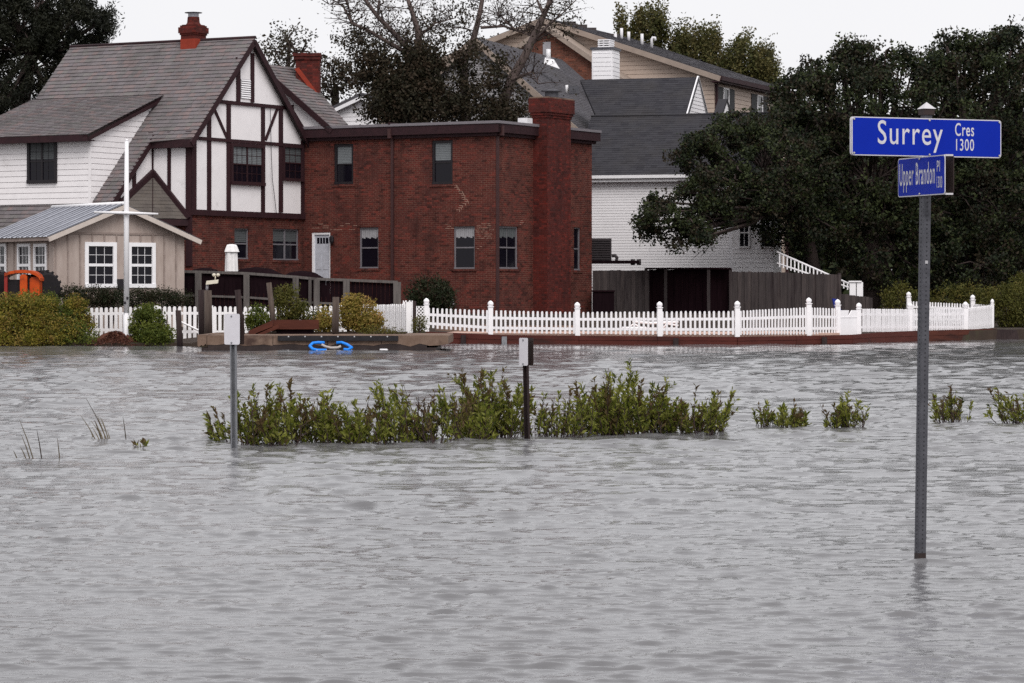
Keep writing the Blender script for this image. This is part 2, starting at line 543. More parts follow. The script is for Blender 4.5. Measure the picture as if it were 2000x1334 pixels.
class Fr:
    """vertical plane: s runs to the right along it, z up, offset o towards the viewer"""

    def __init__(self, O, d):
        self.O = (O[0], O[1])
        l = math.hypot(d[0], d[1])
        self.d = (d[0] / l, d[1] / l)
        self.n = (self.d[1], -self.d[0])

    def sz(self, u, v):
        a = (u - 1000.0) / F
        s = (a * self.O[1] - self.O[0]) / (self.d[0] - a * self.d[1])
        Y = self.O[1] + s * self.d[1]
        return s, CAMH - (v - HZ) / F * Y

    def s(self, u):
        return self.sz(u, HZ)[0]

    def p(self, s, z, o=0.0):
        return Vector((self.O[0] + s * self.d[0] + o * self.n[0], self.O[1] + s * self.d[1] + o * self.n[1], z))

    def box(self, b, s0, s1, z0, z1, o0, o1, r=0.5):
        b.hexa([self.p(s0, z0, o1), self.p(s1, z0, o1), self.p(s1, z0, o0), self.p(s0, z0, o0),
                self.p(s0, z1, o1), self.p(s1, z1, o1), self.p(s1, z1, o0), self.p(s0, z1, o0)], r)

    def poly(self, b, pts, o0, o1, r=0.5):
        b.prism([self.p(s, z, o1) for s, z in pts], [self.p(s, z, o0) for s, z in pts], r)

    def beam(self, b, a, c, w, o0, o1, r=0.5):
        d = Vector((c[0] - a[0], c[1] - a[1]))
        n = Vector((-d.y, d.x)).normalized() * (w / 2)
        self.poly(b, [(a[0] - n.x, a[1] - n.y), (c[0] - n.x, c[1] - n.y), (c[0] + n.x, c[1] + n.y), (a[0] + n.x, a[1] + n.y)], o0, o1, r)

    def off(self, o, s=0.0):
        return Fr(self.p(s, 0, o)[:2], self.d)

    def rect(self, u0, u1, v0, v1):
        """pixel box -> s0, s1, z0, z1 using its centre column for the heights"""
        um = (u0 + u1) / 2
        return self.s(u0), self.s(u1), self.sz(um, v1)[1], self.sz(um, v0)[1]


def wall_rect(b, fr, s0, s1, z0, z1, holes, depth=0.12, thick=0.25):
    """front of a wall with real openings and their reveals"""
    ss = sorted({s0, s1, *[h[0] for h in holes], *[h[1] for h in holes]})
    zs = sorted({z0, z1, *[h[2] for h in holes], *[h[3] for h in holes]})
    for a0, a1 in zip(ss, ss[1:]):
        for c0, c1 in zip(zs, zs[1:]):
            am, cm = (a0 + a1) / 2, (c0 + c1) / 2
            if any(h[0] < am < h[1] and h[2] < cm < h[3] for h in holes):
                continue
            b.face([fr.p(a0, c0), fr.p(a1, c0), fr.p(a1, c1), fr.p(a0, c1)])
    for h0, h1, g0, g1 in holes:
        D = -depth
        b.face([fr.p(h0, g0), fr.p(h0, g1), fr.p(h0, g1, D), fr.p(h0, g0, D)])
        b.face([fr.p(h1, g1), fr.p(h1, g0), fr.p(h1, g0, D), fr.p(h1, g1, D)])
        b.face([fr.p(h1, g0), fr.p(h0, g0), fr.p(h0, g0, D), fr.p(h1, g0, D)])
        b.face([fr.p(h0, g1), fr.p(h1, g1), fr.p(h1, g1, D), fr.p(h0, g1, D)])
    b.face([fr.p(s0, z1), fr.p(s1, z1), fr.p(s1, z1, -thick), fr.p(s0, z1, -thick)])
    e_ = .006
    b.face([fr.p(s0 + e_, z0, -.002), fr.p(s0 + e_, z1, -.002), fr.p(s0 + e_, z1, -thick), fr.p(s0 + e_, z0, -thick)])
    b.face([fr.p(s1 - e_, z1, -.002), fr.p(s1 - e_, z0, -.002), fr.p(s1 - e_, z0, -thick), fr.p(s1 - e_, z1, -thick)])


def window(fr, s0, s1, z0, z1, root, frame='window_dark', o=0.0, units=1, cols=2, rows=2, blind=None, blind_frac=0.5, casing=0.07, rail=0.025, sill=True, proud=0.05, muntin=0.018, valance=None):
    """window > sash, muntin, pane, blind ; o = offset of the glass plane from the wall plane"""
    b = B()
    c = casing
    fr.box(b, s0, s1, z1 - c, z1, o, o + proud)
    fr.box(b, s0, s1, z0, z0 + c, o, o + proud + (0.03 if sill else 0))
    fr.box(b, s0, s0 + c, z0 + c, z1 - c, o, o + proud)
    fr.box(b, s1 - c, s1, z0 + c, z1 - c, o, o + proud)
    w = b.build('window', frame, root)
    a0, a1, g0, g1 = s0 + c, s1 - c, z0 + c, z1 - c
    b = B()
    fr.box(b, a0, a1, g0, g1, o - 0.06, o + 0.006)
    b.build('pane', 'glass', w)
    uw = (a1 - a0) / units
    bs, bm = B(), B()
    gm = (g0 + g1) / 2
    for k in range(units):
        x0, x1 = a0 + k * uw, a0 + (k + 1) * uw
        fr.box(bs, x0, x1, gm - rail, gm + rail, o + 0.006, o + 0.034)
        if k:
            fr.box(bs, x0 - 0.04, x0 + 0.04, g0, g1, o + 0.006, o + 0.040)
        for half, (y0, y1) in enumerate(((g0, gm - rail), (gm + rail, g1))):
            for q in range(1, cols):
                xx = x0 + (x1 - x0) * q / cols
                fr.box(bm, xx - muntin / 2, xx + muntin / 2, y0, y1, o + 0.006, o + 0.020)
            for q in range(1, rows):
                yy = y0 + (y1 - y0) * q / rows
                fr.box(bm, x0, x1, yy - muntin / 2, yy + muntin / 2, o + 0.006, o + 0.018)
    bs.build('sash', frame, w)
    if bm.v:
        bm.build('muntin', frame, w)
    if blind:
        b = B()
        n = max(3, int((g1 - g0) * blind_frac / 0.06))
        for k in range(n):
            y1 = g1 - (g1 - g0) * blind_frac * k / n
            y0 = g1 - (g1 - g0) * blind_frac * (k + 0.86) / n
            fr.box(b, a0 + 0.02, a1 - 0.02, y0, y1, o + 0.0065, o + 0.0085)
        b.build('blind', blind, w)
    if valance:
        b = B()
        n = 9
        for k in range(n):
            x0 = a0 + (a1 - a0) * k / n
            x1 = a0 + (a1 - a0) * (k + 0.93) / n
            fr.box(b, x0, x1, g1 - (g1 - g0) * (0.24 + 0.02 * math.sin(k * 2.1)), g1, o + 0.0065, o + 0.0085 + 0.002 * (k % 2))
        b.build('curtain', valance, w)
    return w


def shingle(org, tv, wv, bmax, interval, expo, wid, root, mat, name='shingle_course', split=True, thick=0.030, jitter=0.007):
    """overlapping courses on a roof plane: org + a*tv + b*wv, b from the eave up"""
    org, tv, wv = Vector(org), Vector(tv).normalized(), Vector(wv).normalized()
    nv = tv.cross(wv)
    if nv.z < 0:
        nv = -nv
    n = int(math.ceil(bmax / expo))
    bb = B()
    for i in range(n):
        b0, b1 = i * expo, min(bmax, (i + 1) * expo)
        if split:
            bb = B()
        for (lo0, hi0), (lo1, hi1) in zip(interval(b0 + 1e-4), interval(b1 - 1e-4)):
            lo, hi = min(lo0, lo1), max(hi0, hi1)
            a = lo - random.random() * wid
            while a < hi:
                w = wid * random.uniform(0.8, 1.2)
                x0, x1 = max(a, lo), min(a + w, hi)
                p0, p1 = min(max(x0, lo0), hi0), min(max(x1, lo0), hi0)
                q0, q1 = min(max(x0, lo1), hi1), min(max(x1, lo1), hi1)
                if p1 - p0 > 0.01 or q1 - q0 > 0.01:
                    r = random.random()
                    t = thick + random.uniform(-jitter, jitter)
                    db = random.uniform(-jitter, jitter)
                    A = org + tv * p0 + wv * (b0 + db) + nv * t
                    Bq = org + tv * p1 + wv * (b0 + db) + nv * t
                    C = org + tv * q1 + wv * b1 + nv * 0.004
                    D = org + tv * q0 + wv * b1 + nv * 0.004
                    bb.face([A, Bq, C, D], r)
                    bb.face([A, Bq, Bq - nv * t, A - nv * t], r)
                a += w
        if split and bb.v:
            bb.build(name, mat, root)
    if not split and bb.v:
        return bb.build(name, mat, root, kind='stuff')


def siding(fr, z0, z1, expo, interval, root, mat, name='siding_board', o=0.0, split=True, lap=0.034, groove=.024):
    n = int(math.ceil((z1 - z0) / expo - 1e-6))
    bb = B()
    for i in range(n):
        a, c = z0 + i * expo, min(z1, z0 + (i + 1) * expo)
        if split:
            bb = B()
        for (l0, h0), (l1, h1) in zip(interval(a + 1e-4), interval(c - 1e-4)):
            if h0 - l0 < 0.02 and h1 - l1 < 0.02:
                continue
            g = min(groove, (c - a) * .4)
            A, Bq = fr.p(l0, a, o + lap), fr.p(h0, a, o + lap)
            C, D = fr.p(h1, c - g, o + lap * .75), fr.p(l1, c - g, o + lap * .75)
            E_, F_ = fr.p(h1, c - g * .6, o + .001), fr.p(l1, c - g * .6, o + .001)
            bb.face([A, Bq, C, D])
            bb.face([D, C, E_, F_])
            bb.face([fr.p(l0, a, o), fr.p(h0, a, o), Bq, A])
            bb.face([fr.p(h0, a, o), fr.p(h1, c - g, o), C, Bq])
            bb.face([fr.p(l1, c - g, o), fr.p(l0, a, o), A, D])
        if split and bb.v:
            bb.build(name, mat, root)
    if not split and bb.v:
        bb.build(name, mat, root, kind='stuff')


def fast(name, V, rnd, mat, parent=None, loc=None, kind=None, tri=False):
    """many separate quads from an (N,4,3) array"""
    k = V.shape[1]
    N = V.shape[0]
    me = bpy.data.meshes.new(name)
    base = np.zeros(3)
    par = wloc(parent) if parent else Vector((0, 0, 0))
    tgt = Vector(loc) if loc is not None else par
    V = V - np.array(tgt)
    me.vertices.add(N * k)
    me.vertices.foreach_set('co', V.reshape(-1).astype(np.float32))
    me.loops.add(N * k)
    me.loops.foreach_set('vertex_index', np.arange(N * k, dtype=np.int32))
    me.polygons.add(N)
    me.polygons.foreach_set('loop_start', np.arange(0, N * k, k, dtype=np.int32))
    me.update(calc_edges=True)
    a = me.attributes.new('rnd', 'FLOAT', 'FACE')
    a.data.foreach_set('value', rnd.astype(np.float32))
    me.materials.append(MATS[mat])
    o = bpy.data.objects.new(name, me)
    COL.objects.link(o)
    o.parent = parent
    o.location = tgt - par
    if kind:
        o['kind'] = kind
    return o


def leaf_quads(pts, size, aspect=0.55, dirs=None, flat=0.0):
    N = len(pts)
    if dirs is None:
        a = RNG.normal(size=(N, 3))
        a[:, 2] *= (1 - flat)
    else:
        a = dirs + RNG.normal(size=(N, 3)) * 0.25
    a /= np.linalg.norm(a, axis=1, keepdims=True) + 1e-9
    q = RNG.normal(size=(N, 3))
    bb = np.cross(a, q)
    bb /= np.linalg.norm(bb, axis=1, keepdims=True) + 1e-9
    s = (size * RNG.uniform(0.65, 1.35, size=(N, 1)))
    h = a * s * 0.5
    w = bb * s * 0.5 * aspect
    return np.stack([pts - h, pts + w - h * 0.1, pts + h, pts - w - h * 0.1], axis=1)


# ---------------------------------------------------------------- ground, water
def px_x(u, Y):
    return (u - 1000.0) / F * Y


SHORE = [(-400, 96), (-60, 94.5), (px_x(0, 93.2), 93.2), (px_x(340, 93), 93.0), (-9.2, 91.0), (-3.3, 91.2), (-2.75, 97.1), (px_x(1440, 94.2), 94.2),
         (px_x(1664, 98.2), 98.2), (px_x(1790, 102.6), 102.6), (px_x(1960, 106.2), 106.2), (px_x(2080, 109), 109), (60, 112), (400, 120)]
WALLTOP = [(-2.7, 0.40), (-0.6, 0.30), (4, 0.28), (px_x(1440, 94), 0.27), (px_x(1664, 98), 0.28), (px_x(1700, 99), 0.34), (px_x(1790, 102.5), 0.36), (17, 0.40)]


def lerp_tab(tab, x):
    if x <= tab[0][0]:
        return tab[0][1]
    for (a, p), (c, q) in zip(tab, tab[1:]):
        if x <= c:
            return p + (q - p) * (x - a) / (c - a)
    return tab[-1][1]


def shore(x):
    return lerp_tab(SHORE, x)


def edge_z(x):
    if x < -9.5:
        return 0.10
    if x < -2.9:
        return 0.22
    return lerp_tab(WALLTOP, x) - 0.03


def gz(x, y):
    d = y - shore(x)
    if d <= 0:
        return -0.5
    e = edge_z(x)
    t = min(1, max(0, (d - 5) / 9.0))
    t = t * t * (3 - 2 * t)
    k = min(1.0, d / 3.0) * 0.12 if x < -2.9 else 0.0
    return e + k + (0.85 - e) * t


xs = sorted(set([-400, -200, -120, -80, -60, -45, -35] + list(np.linspace(-28, 28, 150)) + [p[0] for p in SHORE[2:-1]] + [35, 45, 60, 80, 120, 200, 400]))
ds = [-200, -100, -40, -15, -5, -1.2, -0.02, 0.0, 0.15, 0.6, 1.2, 2, 3, 4, 5, 6, 7, 8, 9, 10, 11, 12, 13, 14, 16, 20, 30, 50, 100, 300, 900]
gv, gf = [], []
for d in ds:
    for x in xs:
        y = shore(x) + d
        z = gz(x, y) if d > 0 else (-0.7 if d < -1 else (-0.45 if d < 0 else edge_z(x) * 0.96))
        gv.append((x, y, z + (0.02 * math.sin(x * 1.7 + y * 2.3) if d > 2 else 0)))
nx = len(xs)
for j in range(len(ds) - 1):
    for i in range(nx - 1):
        gf.append((j * nx + i, j * nx + i + 1, (j + 1) * nx + i + 1, (j + 1) * nx + i))
gm = bpy.data.meshes.new('ground')
gm.from_pydata(gv, [], gf)
gm.polygons.foreach_set('use_smooth', np.ones(len(gf), bool))
tag(put('ground', gm, 'ground_soil'), kind='structure')

# water sheet with real waves; rows follow distance so that near ripples are resolved
vs = np.concatenate([np.arange(2600, 1500, -40), np.arange(1500, 1334, -3), np.arange(1334, 900, -0.9), np.arange(900, 760, -0.45), np.arange(760, 655, -0.3)])
Yr = F * CAMH / (vs - HZ)
Yr = np.concatenate([[-150, -60, -20, -5, 0, 2.5], Yr, [124, 140]])
cs = np.concatenate([[-60, -20, -8, -4, -2.2, -1.5], np.linspace(-1.15, 1.15, 330), [1.5, 2.2, 4, 8, 20, 60]])
YY, CC = np.meshgrid(Yr, cs, indexing='ij')
XX = CC * (0.172 * np.maximum(YY, 8.0) + 0.6)
dY = np.gradient(Yr)[:, None] * np.ones_like(XX)
dX = np.gradient(XX, axis=1)
ZZ = np.zeros_like(XX)
wr = np.random.default_rng(5)
ZL = np.zeros_like(XX)
for lam, amp, cnt, spread in ((4.4, 0.0040, 6, .3), (2.5, 0.0050, 10, .35), (1.4, 0.0048, 16, .4), (0.8, 0.0034, 24, .45), (0.45, 0.0033, 30, .45), (0.26, 0.0032, 36, .48), (0.15, 0.0024, 44, .45), (0.09, 0.0015, 40, .42)):
    for q in range(cnt):
        L = lam * wr.uniform(0.70, 1.4)
        k = 2 * math.pi / L
        th = wr.normal(0.08, spread)
        kx, ky = k * math.sin(th), k * math.cos(th)
        ph = kx * XX + ky * YY + wr.uniform(0, 6.28)
        ph = ph + 0.9 * np.sin(0.33 * XX + wr.uniform(0, 6)) + 0.8 * np.sin(0.21 * YY + wr.uniform(0, 6))
        att = np.exp(-(ky * dY * 0.36) ** 2) * np.exp(-(kx * dX * 0.36) ** 2)
        zc_ = amp / math.sqrt(cnt) * 1.4 * att * np.sin(ph) * (1.0 if lam < .2 else 0.42 + 0.58 * np.clip((YY - 12) / 16, 0, 1))
        if lam > 1:
            ZL += zc_
        else:
            ZZ += zc_
# short waves ride a little steeper on the long crests, and all crests are sharpened
ridge = np.clip(1.0 + 12.0 * ZL, 0.6, 1.4)
gustn = np.clip(1.12 + 0.16 * np.sin(0.23 * XX + 0.31 * YY + 1.0) * np.sin(0.47 * XX - 0.19 * YY) + 0.14 * np.sin(1.3 * XX + 0.9 * YY) * np.sin(0.8 * XX - 1.1 * YY), 0.4, 1.6)
ZZ = ZZ * ridge * gustn
ZZ = ZZ + 22.0 * ZZ * np.abs(ZZ) * (ZZ > 0)
chop = 0.88 + 0.08 * np.clip((YY - 12) / 14, 0, 1) + 1.0 * np.clip((YY - 28) / 35, 0, 1)      # the open reach near the far shore is rougher
ZZ = ZZ * chop
ZL = ZL * (0.9 + 1.0 * np.clip((YY - 30) / 40, 0, 1))
YD_ = YY - 1.0 * ZZ * np.exp(-(dY / 0.12) ** 2)
ZZ = ZZ + ZL
ZZ -= ZZ.mean()
nr, nc = XX.shape
WV = np.stack([XX, YD_, ZZ], axis=-1).reshape(-1, 3)
ii, jj = np.meshgrid(np.arange(nr - 1), np.arange(nc - 1), indexing='ij')
q0 = (ii * nc + jj).ravel()
quads = np.stack([q0, q0 + 1, q0 + nc + 1, q0 + nc], axis=1)
wm = bpy.data.meshes.new('water')
wm.vertices.add(len(WV))
wm.vertices.foreach_set('co', WV.astype(np.float32).ravel())
wm.loops.add(quads.size)
wm.loops.foreach_set('vertex_index', quads.astype(np.int32).ravel())
wm.polygons.add(len(quads))
wm.polygons.foreach_set('loop_start', np.arange(0, quads.size, 4, dtype=np.int32))
wm.polygons.foreach_set('use_smooth', np.ones(len(quads), bool))
wm.update(calc_edges=True)
tag(put('water', wm, 'water'), kind='structure')

# pink paved patio behind the picket fence
bb = B()
pts = [(u, Y) for u, Y in ((838, 97.6), (1440, 94.9), (1640, 98.0), (1500, 104), (900, 104))]
top = [Vector((px_x(u, Y), Y, 0.33)) for u, Y in pts]
bb.prism([p + Vector((0, 0, 0.012)) for p in top], [p - Vector((0, 0, 0.2)) for p in top])
tag(bb.build('patio', 'patio_pink'), kind='structure')

# ================================================================ the half-timbered house with its brick wing
DA, DB = (0.5, 0.8660254), (0.8660254, -0.5)
YC = 113.0
Cc = (px_x(968, YC), YC)
FB = Fr(Cc, DB)                       # long brick wall, inner corner (left) to outer corner (right)
sQ = FB.s(593)
Q = FB.p(sQ, 0)
FG = Fr(Q[:2], DA)                    # gable front, s from sL (left) to 0
sL = FG.s(375)
Lp = FG.p(sL, 0)
FE = Fr(Cc, DA)                       # end wall of the brick wing
WG = -sL
GZ = 0.80
house = thing('house', 'white half timbered house with grey slate roof and joined two storey red brick wing', 'house', (Cc[0], Cc[1], GZ))


def HP(e, t, z):
    return Vector((Lp.x + e * DA[0] - t * DB[0], Lp.y + e * DA[1] - t * DB[1], z))


def gu(u):
    return FG.s(u)


def gzz(u, v):
    return FG.sz(u, v)[1]


zr = FG.sz(483, 74)[1]
ze = FG.sz(375, 256)[1]
mid = -WG / 2
slope = (zr - ze) / (WG / 2)


def zmain(e):
    return zr - slope * (WG / 2 - e)


zband = gzz(376, 414)                 # top of the brick storey under the gable
TEND, TD, EF = 8.35, 2.52, WG / 2 - 6.29
FS = Fr(Lp[:2], DB)                   # side wall left of the gable (s negative to the left)
T1 = -FS.s(298)
ECAT = -4.6

# --- gable front: stucco, brick below
b = B()
FG.poly(b, [(sL, zband), (0.0, zband), (0.0, zmain(0) - 0.03), (mid, zr - 0.06), (sL, zmain(0) - 0.03)], -0.25, 0.0)
b.build('gable_wall', 'stucco', house)
b = B()
gh = [FG.rect(458, 486, 446, 506), FG.rect(533, 584, 447, 508)]
wall_rect(b, FG, sL, 0, GZ - 0.6, zband, gh, 0.12)
b.build('wall', 'brick', house)
window(FG, *gh[0], house, 'window_grey', o=-0.10, units=1, cols=1, rows=1, casing=0.05, blind='blind_dim', blind_frac=0.45)
window(FG, *gh[1], house, 'window_grey', o=-0.10, units=2, cols=1, rows=1, casing=0.05, blind='blind_dim', blind_frac=0.4)


def tim(fr, a, c, w, o=0.05, parent=house):
    b = B()
    fr.beam(b, a, c, w, -0.02, o + random.uniform(-0.006, 0.006))
    return b.build('timber', 'timber', parent)


S = 53.0
for u0, u1, v0, v1 in ((366, 377, 258, 419), (404, 411, 207, 411), (442, 449, 200, 413), (509.5, 516, 207, 415), (544, 551, 206, 415), (588, 596, 275, 420), (461, 468, 112, 198), (489, 495, 104, 200)):
    um = (u0 + u1) / 2
    a, c = gu(u0), gu(u1)
    if u0 == 366:
        a, c = sL - 0.04, sL + 0.22
    if u0 == 588:
        a, c = -0.2, 0.03
    tim(FG, ((a + c) / 2, gzz(um, v1)), ((a + c) / 2, gzz(um, v0)), c - a, 0.05)


def hbeam(v0, v1, uref, s0, s1, o=0.075):
    z1, z0 = gzz(uref, v0), gzz(uref, v1)
    tim(FG, (s0, (z0 + z1) / 2), (s1, (z0 + z1) / 2), z1 - z0, o)


zz = (gzz(417, 194) + gzz(417, 201)) / 2
hl = (zr - zz) / slope
hbeam(194, 201, 417, mid - hl + 0.05, mid + hl - 0.05)
hbeam(266, 272.5, 376, sL - 0.03, 0.02)
hbeam(409, 420, 376, sL - 0.05, 0.03, 0.10)
tim(FG, FG.sz(413, 202), FG.sz(442, 268), 0.13, 0.04)
tim(FG, FG.sz(541, 212), FG.sz(518, 273), 0.13, 0.04)
# louvre, upper windows, hanging cable
b = B()
s0, s1, z0, z1 = FG.rect(469, 489, 155, 193)
FG.box(b, s0, s1, z0, z1, 0, 0.02)
lv = b.build('vent', 'window_grey', house)  # backing coloured grey for the shade between the slats
for k in range(9):
    b = B()
    za = z0 + (z1 - z0) * (k + 0.15) / 9
    zb = z0 + (z1 - z0) * (k + 0.8) / 9
    b.hexa([FG.p(s0 + .03, za, .05), FG.p(s1 - .03, za, .05), FG.p(s1 - .03, za, .03), FG.p(s0 + .03, za, .03), FG.p(s0 + .03, zb, .03), FG.p(s1 - .03, zb, .03), FG.p(s1 - .03, zb, .021), FG.p(s0 + .03, zb, .021)])
    b.build('slat', 'white_trim', lv)
window(FG, *FG.rect(448, 514, 281, 362), house, 'timber', o=0.01, units=2, cols=3, rows=2, casing=0.13, proud=0.09, blind='blind', blind_frac=0.5, muntin=0.02)
window(FG, *FG.rect(550, 590, 283, 354), house, 'timber', o=0.01, units=1, cols=3, rows=2, casing=0.11, proud=0.085, blind='blind_dim', blind_frac=0.5, muntin=0.02)
b = B()
b.tube([FG.p(*FG.sz(u, v), 0.09) for u, v in ((524, 212), (525, 255), (526, 300), (528, 350), (533, 390), (536, 418))], 0.012, 5)
b.build('cable', 'cable', house)

# --- side wall between gable corner and the long roof, and the lower gable beyond it
b = B()
FS.box(b, -T1, -0.03, zband - .4, ze - 0.16, -0.25, -0.003)
b.build('wall', 'stucco', house)
b = B()
FS.box(b, -T1, -0.006, GZ - .5, zband - .4, -0.25, 0.0)
b.build('wall', 'brick', house)
for u0, u1, o in ((291, 300, .05), (328, 334, .05)):
    a, c = FS.s(u0), FS.s(u1)
    tim(FS, ((a + c) / 2, 2.6), ((a + c) / 2, ze), c - a, o)
tim(FS, (-0.12, 2.6), (-0.12, ze), 0.25, .06)
FG2 = Fr(HP(0, T1, 0)[:2], DA)        # lower half gable under the long sweep of roof
b = B()
FG2.poly(b, [(ECAT + 0.9, GZ - 0.5), (0, GZ - 0.5), (0, zmain(0) - 0.06), (ECAT + 0.9, zmain(ECAT + 0.9) - 0.06)], -0.2, 0.0)
b.build('wall', 'stucco', house)
for u0, u1, v0, v1 in ((258, 264, 316, 420), (228, 234, 355, 430)):
    a, c = FG2.s(u0), FG2.s(u1)
    tim(FG2, ((a + c) / 2, FG2.sz(u0, v1)[1]), ((a + c) / 2, zmain((a + c) / 2) - 0.1), c - a, .05)

# --- roofs
tvec = Vector((-DB[0], -DB[1], 0))
wvec = (HP(1, 0, slope) - HP(0, 0, 0)).normalized()
cosr = 1 / math.sqrt(1 + slope * slope)
ED0 = WG / 2 - 2.3


def deck(name, pts, th, mat='roof_under'):
    b = B()
    b.prism(pts, [p - Vector((0, 0, th)) for p in pts])
    return b.build(name, mat, house)


def mp(e, t, dz=0.0):
    return HP(e, t, zmain(e) + dz)


deck('roof_deck', [mp(-0.3, -0.22), mp(WG / 2, -0.22), mp(WG / 2, TEND), mp(-0.3, TEND)], 0.14)
deck('roof_deck', [mp(ECAT, T1 - 0.14), mp(-0.3, T1 - 0.14), mp(-0.3, TEND), mp(ECAT, TEND)], 0.14)


def zback(e):
    return zr - slope * (e - WG / 2)


deck('roof_deck', [HP(WG / 2, -0.22, zr), HP(WG + 0.2, -0.22, zback(WG + 0.2)), HP(WG + 0.2, TEND, zback(WG + 0.2)), HP(WG / 2, TEND, zr)], 0.14)


def iv_main(bq):
    e = -0.0 + ECAT + bq * cosr
    if e > ED0:
        return [(-0.26, TEND)]
    if e > -0.3:
        return [(-0.26, TD)]
    if e > EF:
        return [(T1 - 0.18, TD)]
    return [(T1 - 0.18, TEND)]


shingle(mp(ECAT, 0, 0.002), tvec, wvec, (WG / 2 - ECAT) / cosr, iv_main, 0.205, 0.24, house, 'slate')
# ridge cap
b = B()
b.tube([HP(WG / 2, -0.28, zr + 0.02), HP(WG / 2, TEND + .03, zr + 0.02)], 0.06, 6)
b.build('ridge_cap', 'fascia_brown', house)
# bargeboards of the gable
for e1, z1 in ((-0.34, zmain(-0.34)), (WG + 0.25, zback(WG + 0.25))):
    fr = FG.off(0.26)
    b = B()
    fr.beam(b, (e1 - WG, z1 - 0.14), (WG / 2 - WG + (0.0 if e1 < 0 else 0.0), zr - 0.14), 0.22, -0.06, 0.0)
    b.build('bargeboard', 'fascia_brown', house)
# eave boards, bargeboard of the long sweep
b = B()
FS.off(0.3).box(b, -T1 + 0.02, 0.22, zmain(-0.3) - 0.30, zmain(-0.3) - 0.01, -0.05, 0.01)
FS.box(b, -T1 + 0.02, 0.2, zmain(-0.3) - 0.30, zmain(-0.3) - 0.26, -0.02, 0.25)
b.build('eave_board', 'fascia_brown', house)
b = B()
fr = FG2.off(0.15)
fr.beam(b, (ECAT, zmain(ECAT) - 0.12), (0.0, zmain(0) - 0.12), 0.2, -0.05, 0.03)
b.build('bargeboard', 'fascia_brown', house)

# --- white clapboard dormer
zdt = zmain(ED0)
zde = FG.off(0).sz(375, 256)[1]
FDf = Fr(HP(EF, TD, 0)[:2], DB)       # dormer front, s negative to the left
zdf = FDf.sz(172, 261)[1]
dsl = (zdt - zdf) / (ED0 - EF)
zbot = zmain(EF)
b = B()
FDf.box(b, -(TEND - TD), -0.02, zbot - 0.6, zdf, -0.2, 0.0)
b.build('wall', 'clapboard', house)
siding(FDf, zbot + 0.05, zdf, 0.205, lambda z: [(-(TEND - TD), -0.06)], house, 'clapboard')
FDs = Fr(HP(EF, TD, 0)[:2], DA)       # dormer cheek
b = B()
FDs.poly(b, [(0, zbot), (0, zdf), (ED0 - EF, zdt)], -0.15, 0.0)
b.build('wall', 'clapboard', house)
siding(FDs, zbot + 0.05, zdt, 0.205, lambda z: [(max(0.0, (z - zdf) / dsl), max(0.0, min((z - zbot) / slope, ED0 - EF)))], house, 'clapboard')
b = B()
FDf.box(b, -0.07, 0.035, zbot, zdf, 0.0, 0.035)
b.build('corner_board', 'clapboard', house)
ws = FDf.rect(55, 113, 272, 358)
window(FDf, *ws, house, 'window_dark', o=0.03, units=2, cols=2, rows=2, casing=0.12, blind='blind_dim', blind_frac=0.45, muntin=0.012)
eo = EF - 0.42
zeo = zdf - 0.42 * dsl
deck('dormer_roof_deck', [HP(eo, TD - 0.2, zeo + 0.1), HP(ED0 + 0.1, TD - 0.2, zdt + 0.1 + 0.1 * dsl), HP(ED0 + 0.1, TEND + .1, zdt + 0.1 + 0.1 * dsl), HP(eo, TEND + .1, zeo + 0.1)], 0.1)
wd = Vector((DA[0], DA[1], dsl)).normalized()
shingle(HP(eo - 0.03, 0, zeo + 0.1), tvec, wd, (ED0 + 0.1 - eo) * math.sqrt(1 + dsl * dsl), lambda q: [(TD - 0.24, TEND + .12)], 0.20, 0.24, house, 'slate')
b = B()
FDf.off(0.42).box(b, -(TEND - TD) - .1, 0.2, zeo - 0.14, zeo + 0.09, -0.04, 0.02)
b.build('eave_board', 'fascia_brown', house)
b = B()
FDf.box(b, -(TEND - TD) - .1, 0.2, zeo - 0.12, zeo - 0.08, 0.0, 0.40)
b.build('soffit', 'fascia_brown', house)
b = B()
FDs.off(0.2).beam(b, (-0.42, zeo - 0.03), (ED0 - EF, zdt - 0.02), 0.22, -0.2, 0.0)
b.build('bargeboard', 'fascia_brown', house)
b = B()
pv = HP(EF - 0.1, TEND - 0.9, zdf + 0.05)
b.tube([pv, pv + Vector((0, 0, 0.5))], 0.05, 8)
b.build('vent_pipe', 'fascia_brown', house)

# --- small shingled roof filling the inside corner
zpm = FS.sz(298, 337)[1]
zpe = FS.sz(371, 428)[1]
Mp = FS.p(-T1, zpm)
Rp = FS.p(FS.s(371), zpe)
g2s, g2z = FG2.sz(233, 398)
g2e = g2s * (zpm - zpe) / (zpm - g2z)
Lq = FG2.p(g2e, zpe)
tvp = (Rp - Lq).normalized()
Lw = (Rp - Lq).length
am = (Mp - Lq).dot(tvp)
wvp = Mp - (Lq + tvp * am)
hp = wvp.length
wvp.normalize()
nvp = tvp.cross(wvp)
if nvp.z < 0:
    nvp = -nvp
b = B()
pts = [Lq, Rp, Mp]
b.prism(pts, [p - nvp * .1 for p in pts])
b.build('porch_roof_deck', 'roof_under', house)
shingle(Lq + nvp * .005, tvp, wvp, hp, lambda q: [(am * q / hp, Lw - (Lw - am) * q / hp)], 0.17, 0.22, house, 'slate_brown', thick=0.016)
for fr, (s0, z0), (s1, z1) in ((FS, (-T1 + .03, zpm + .02), (FS.s(371), zpe + .02)), (FG2, (-.03, zpm + .02), (g2e, zpe + .02))):
    b = B()
    fr.beam(b, (s0, z0), (s1, z1), .2, 0.005, .13)
    b.build('bargeboard', 'fascia_brown', house)
b = B()
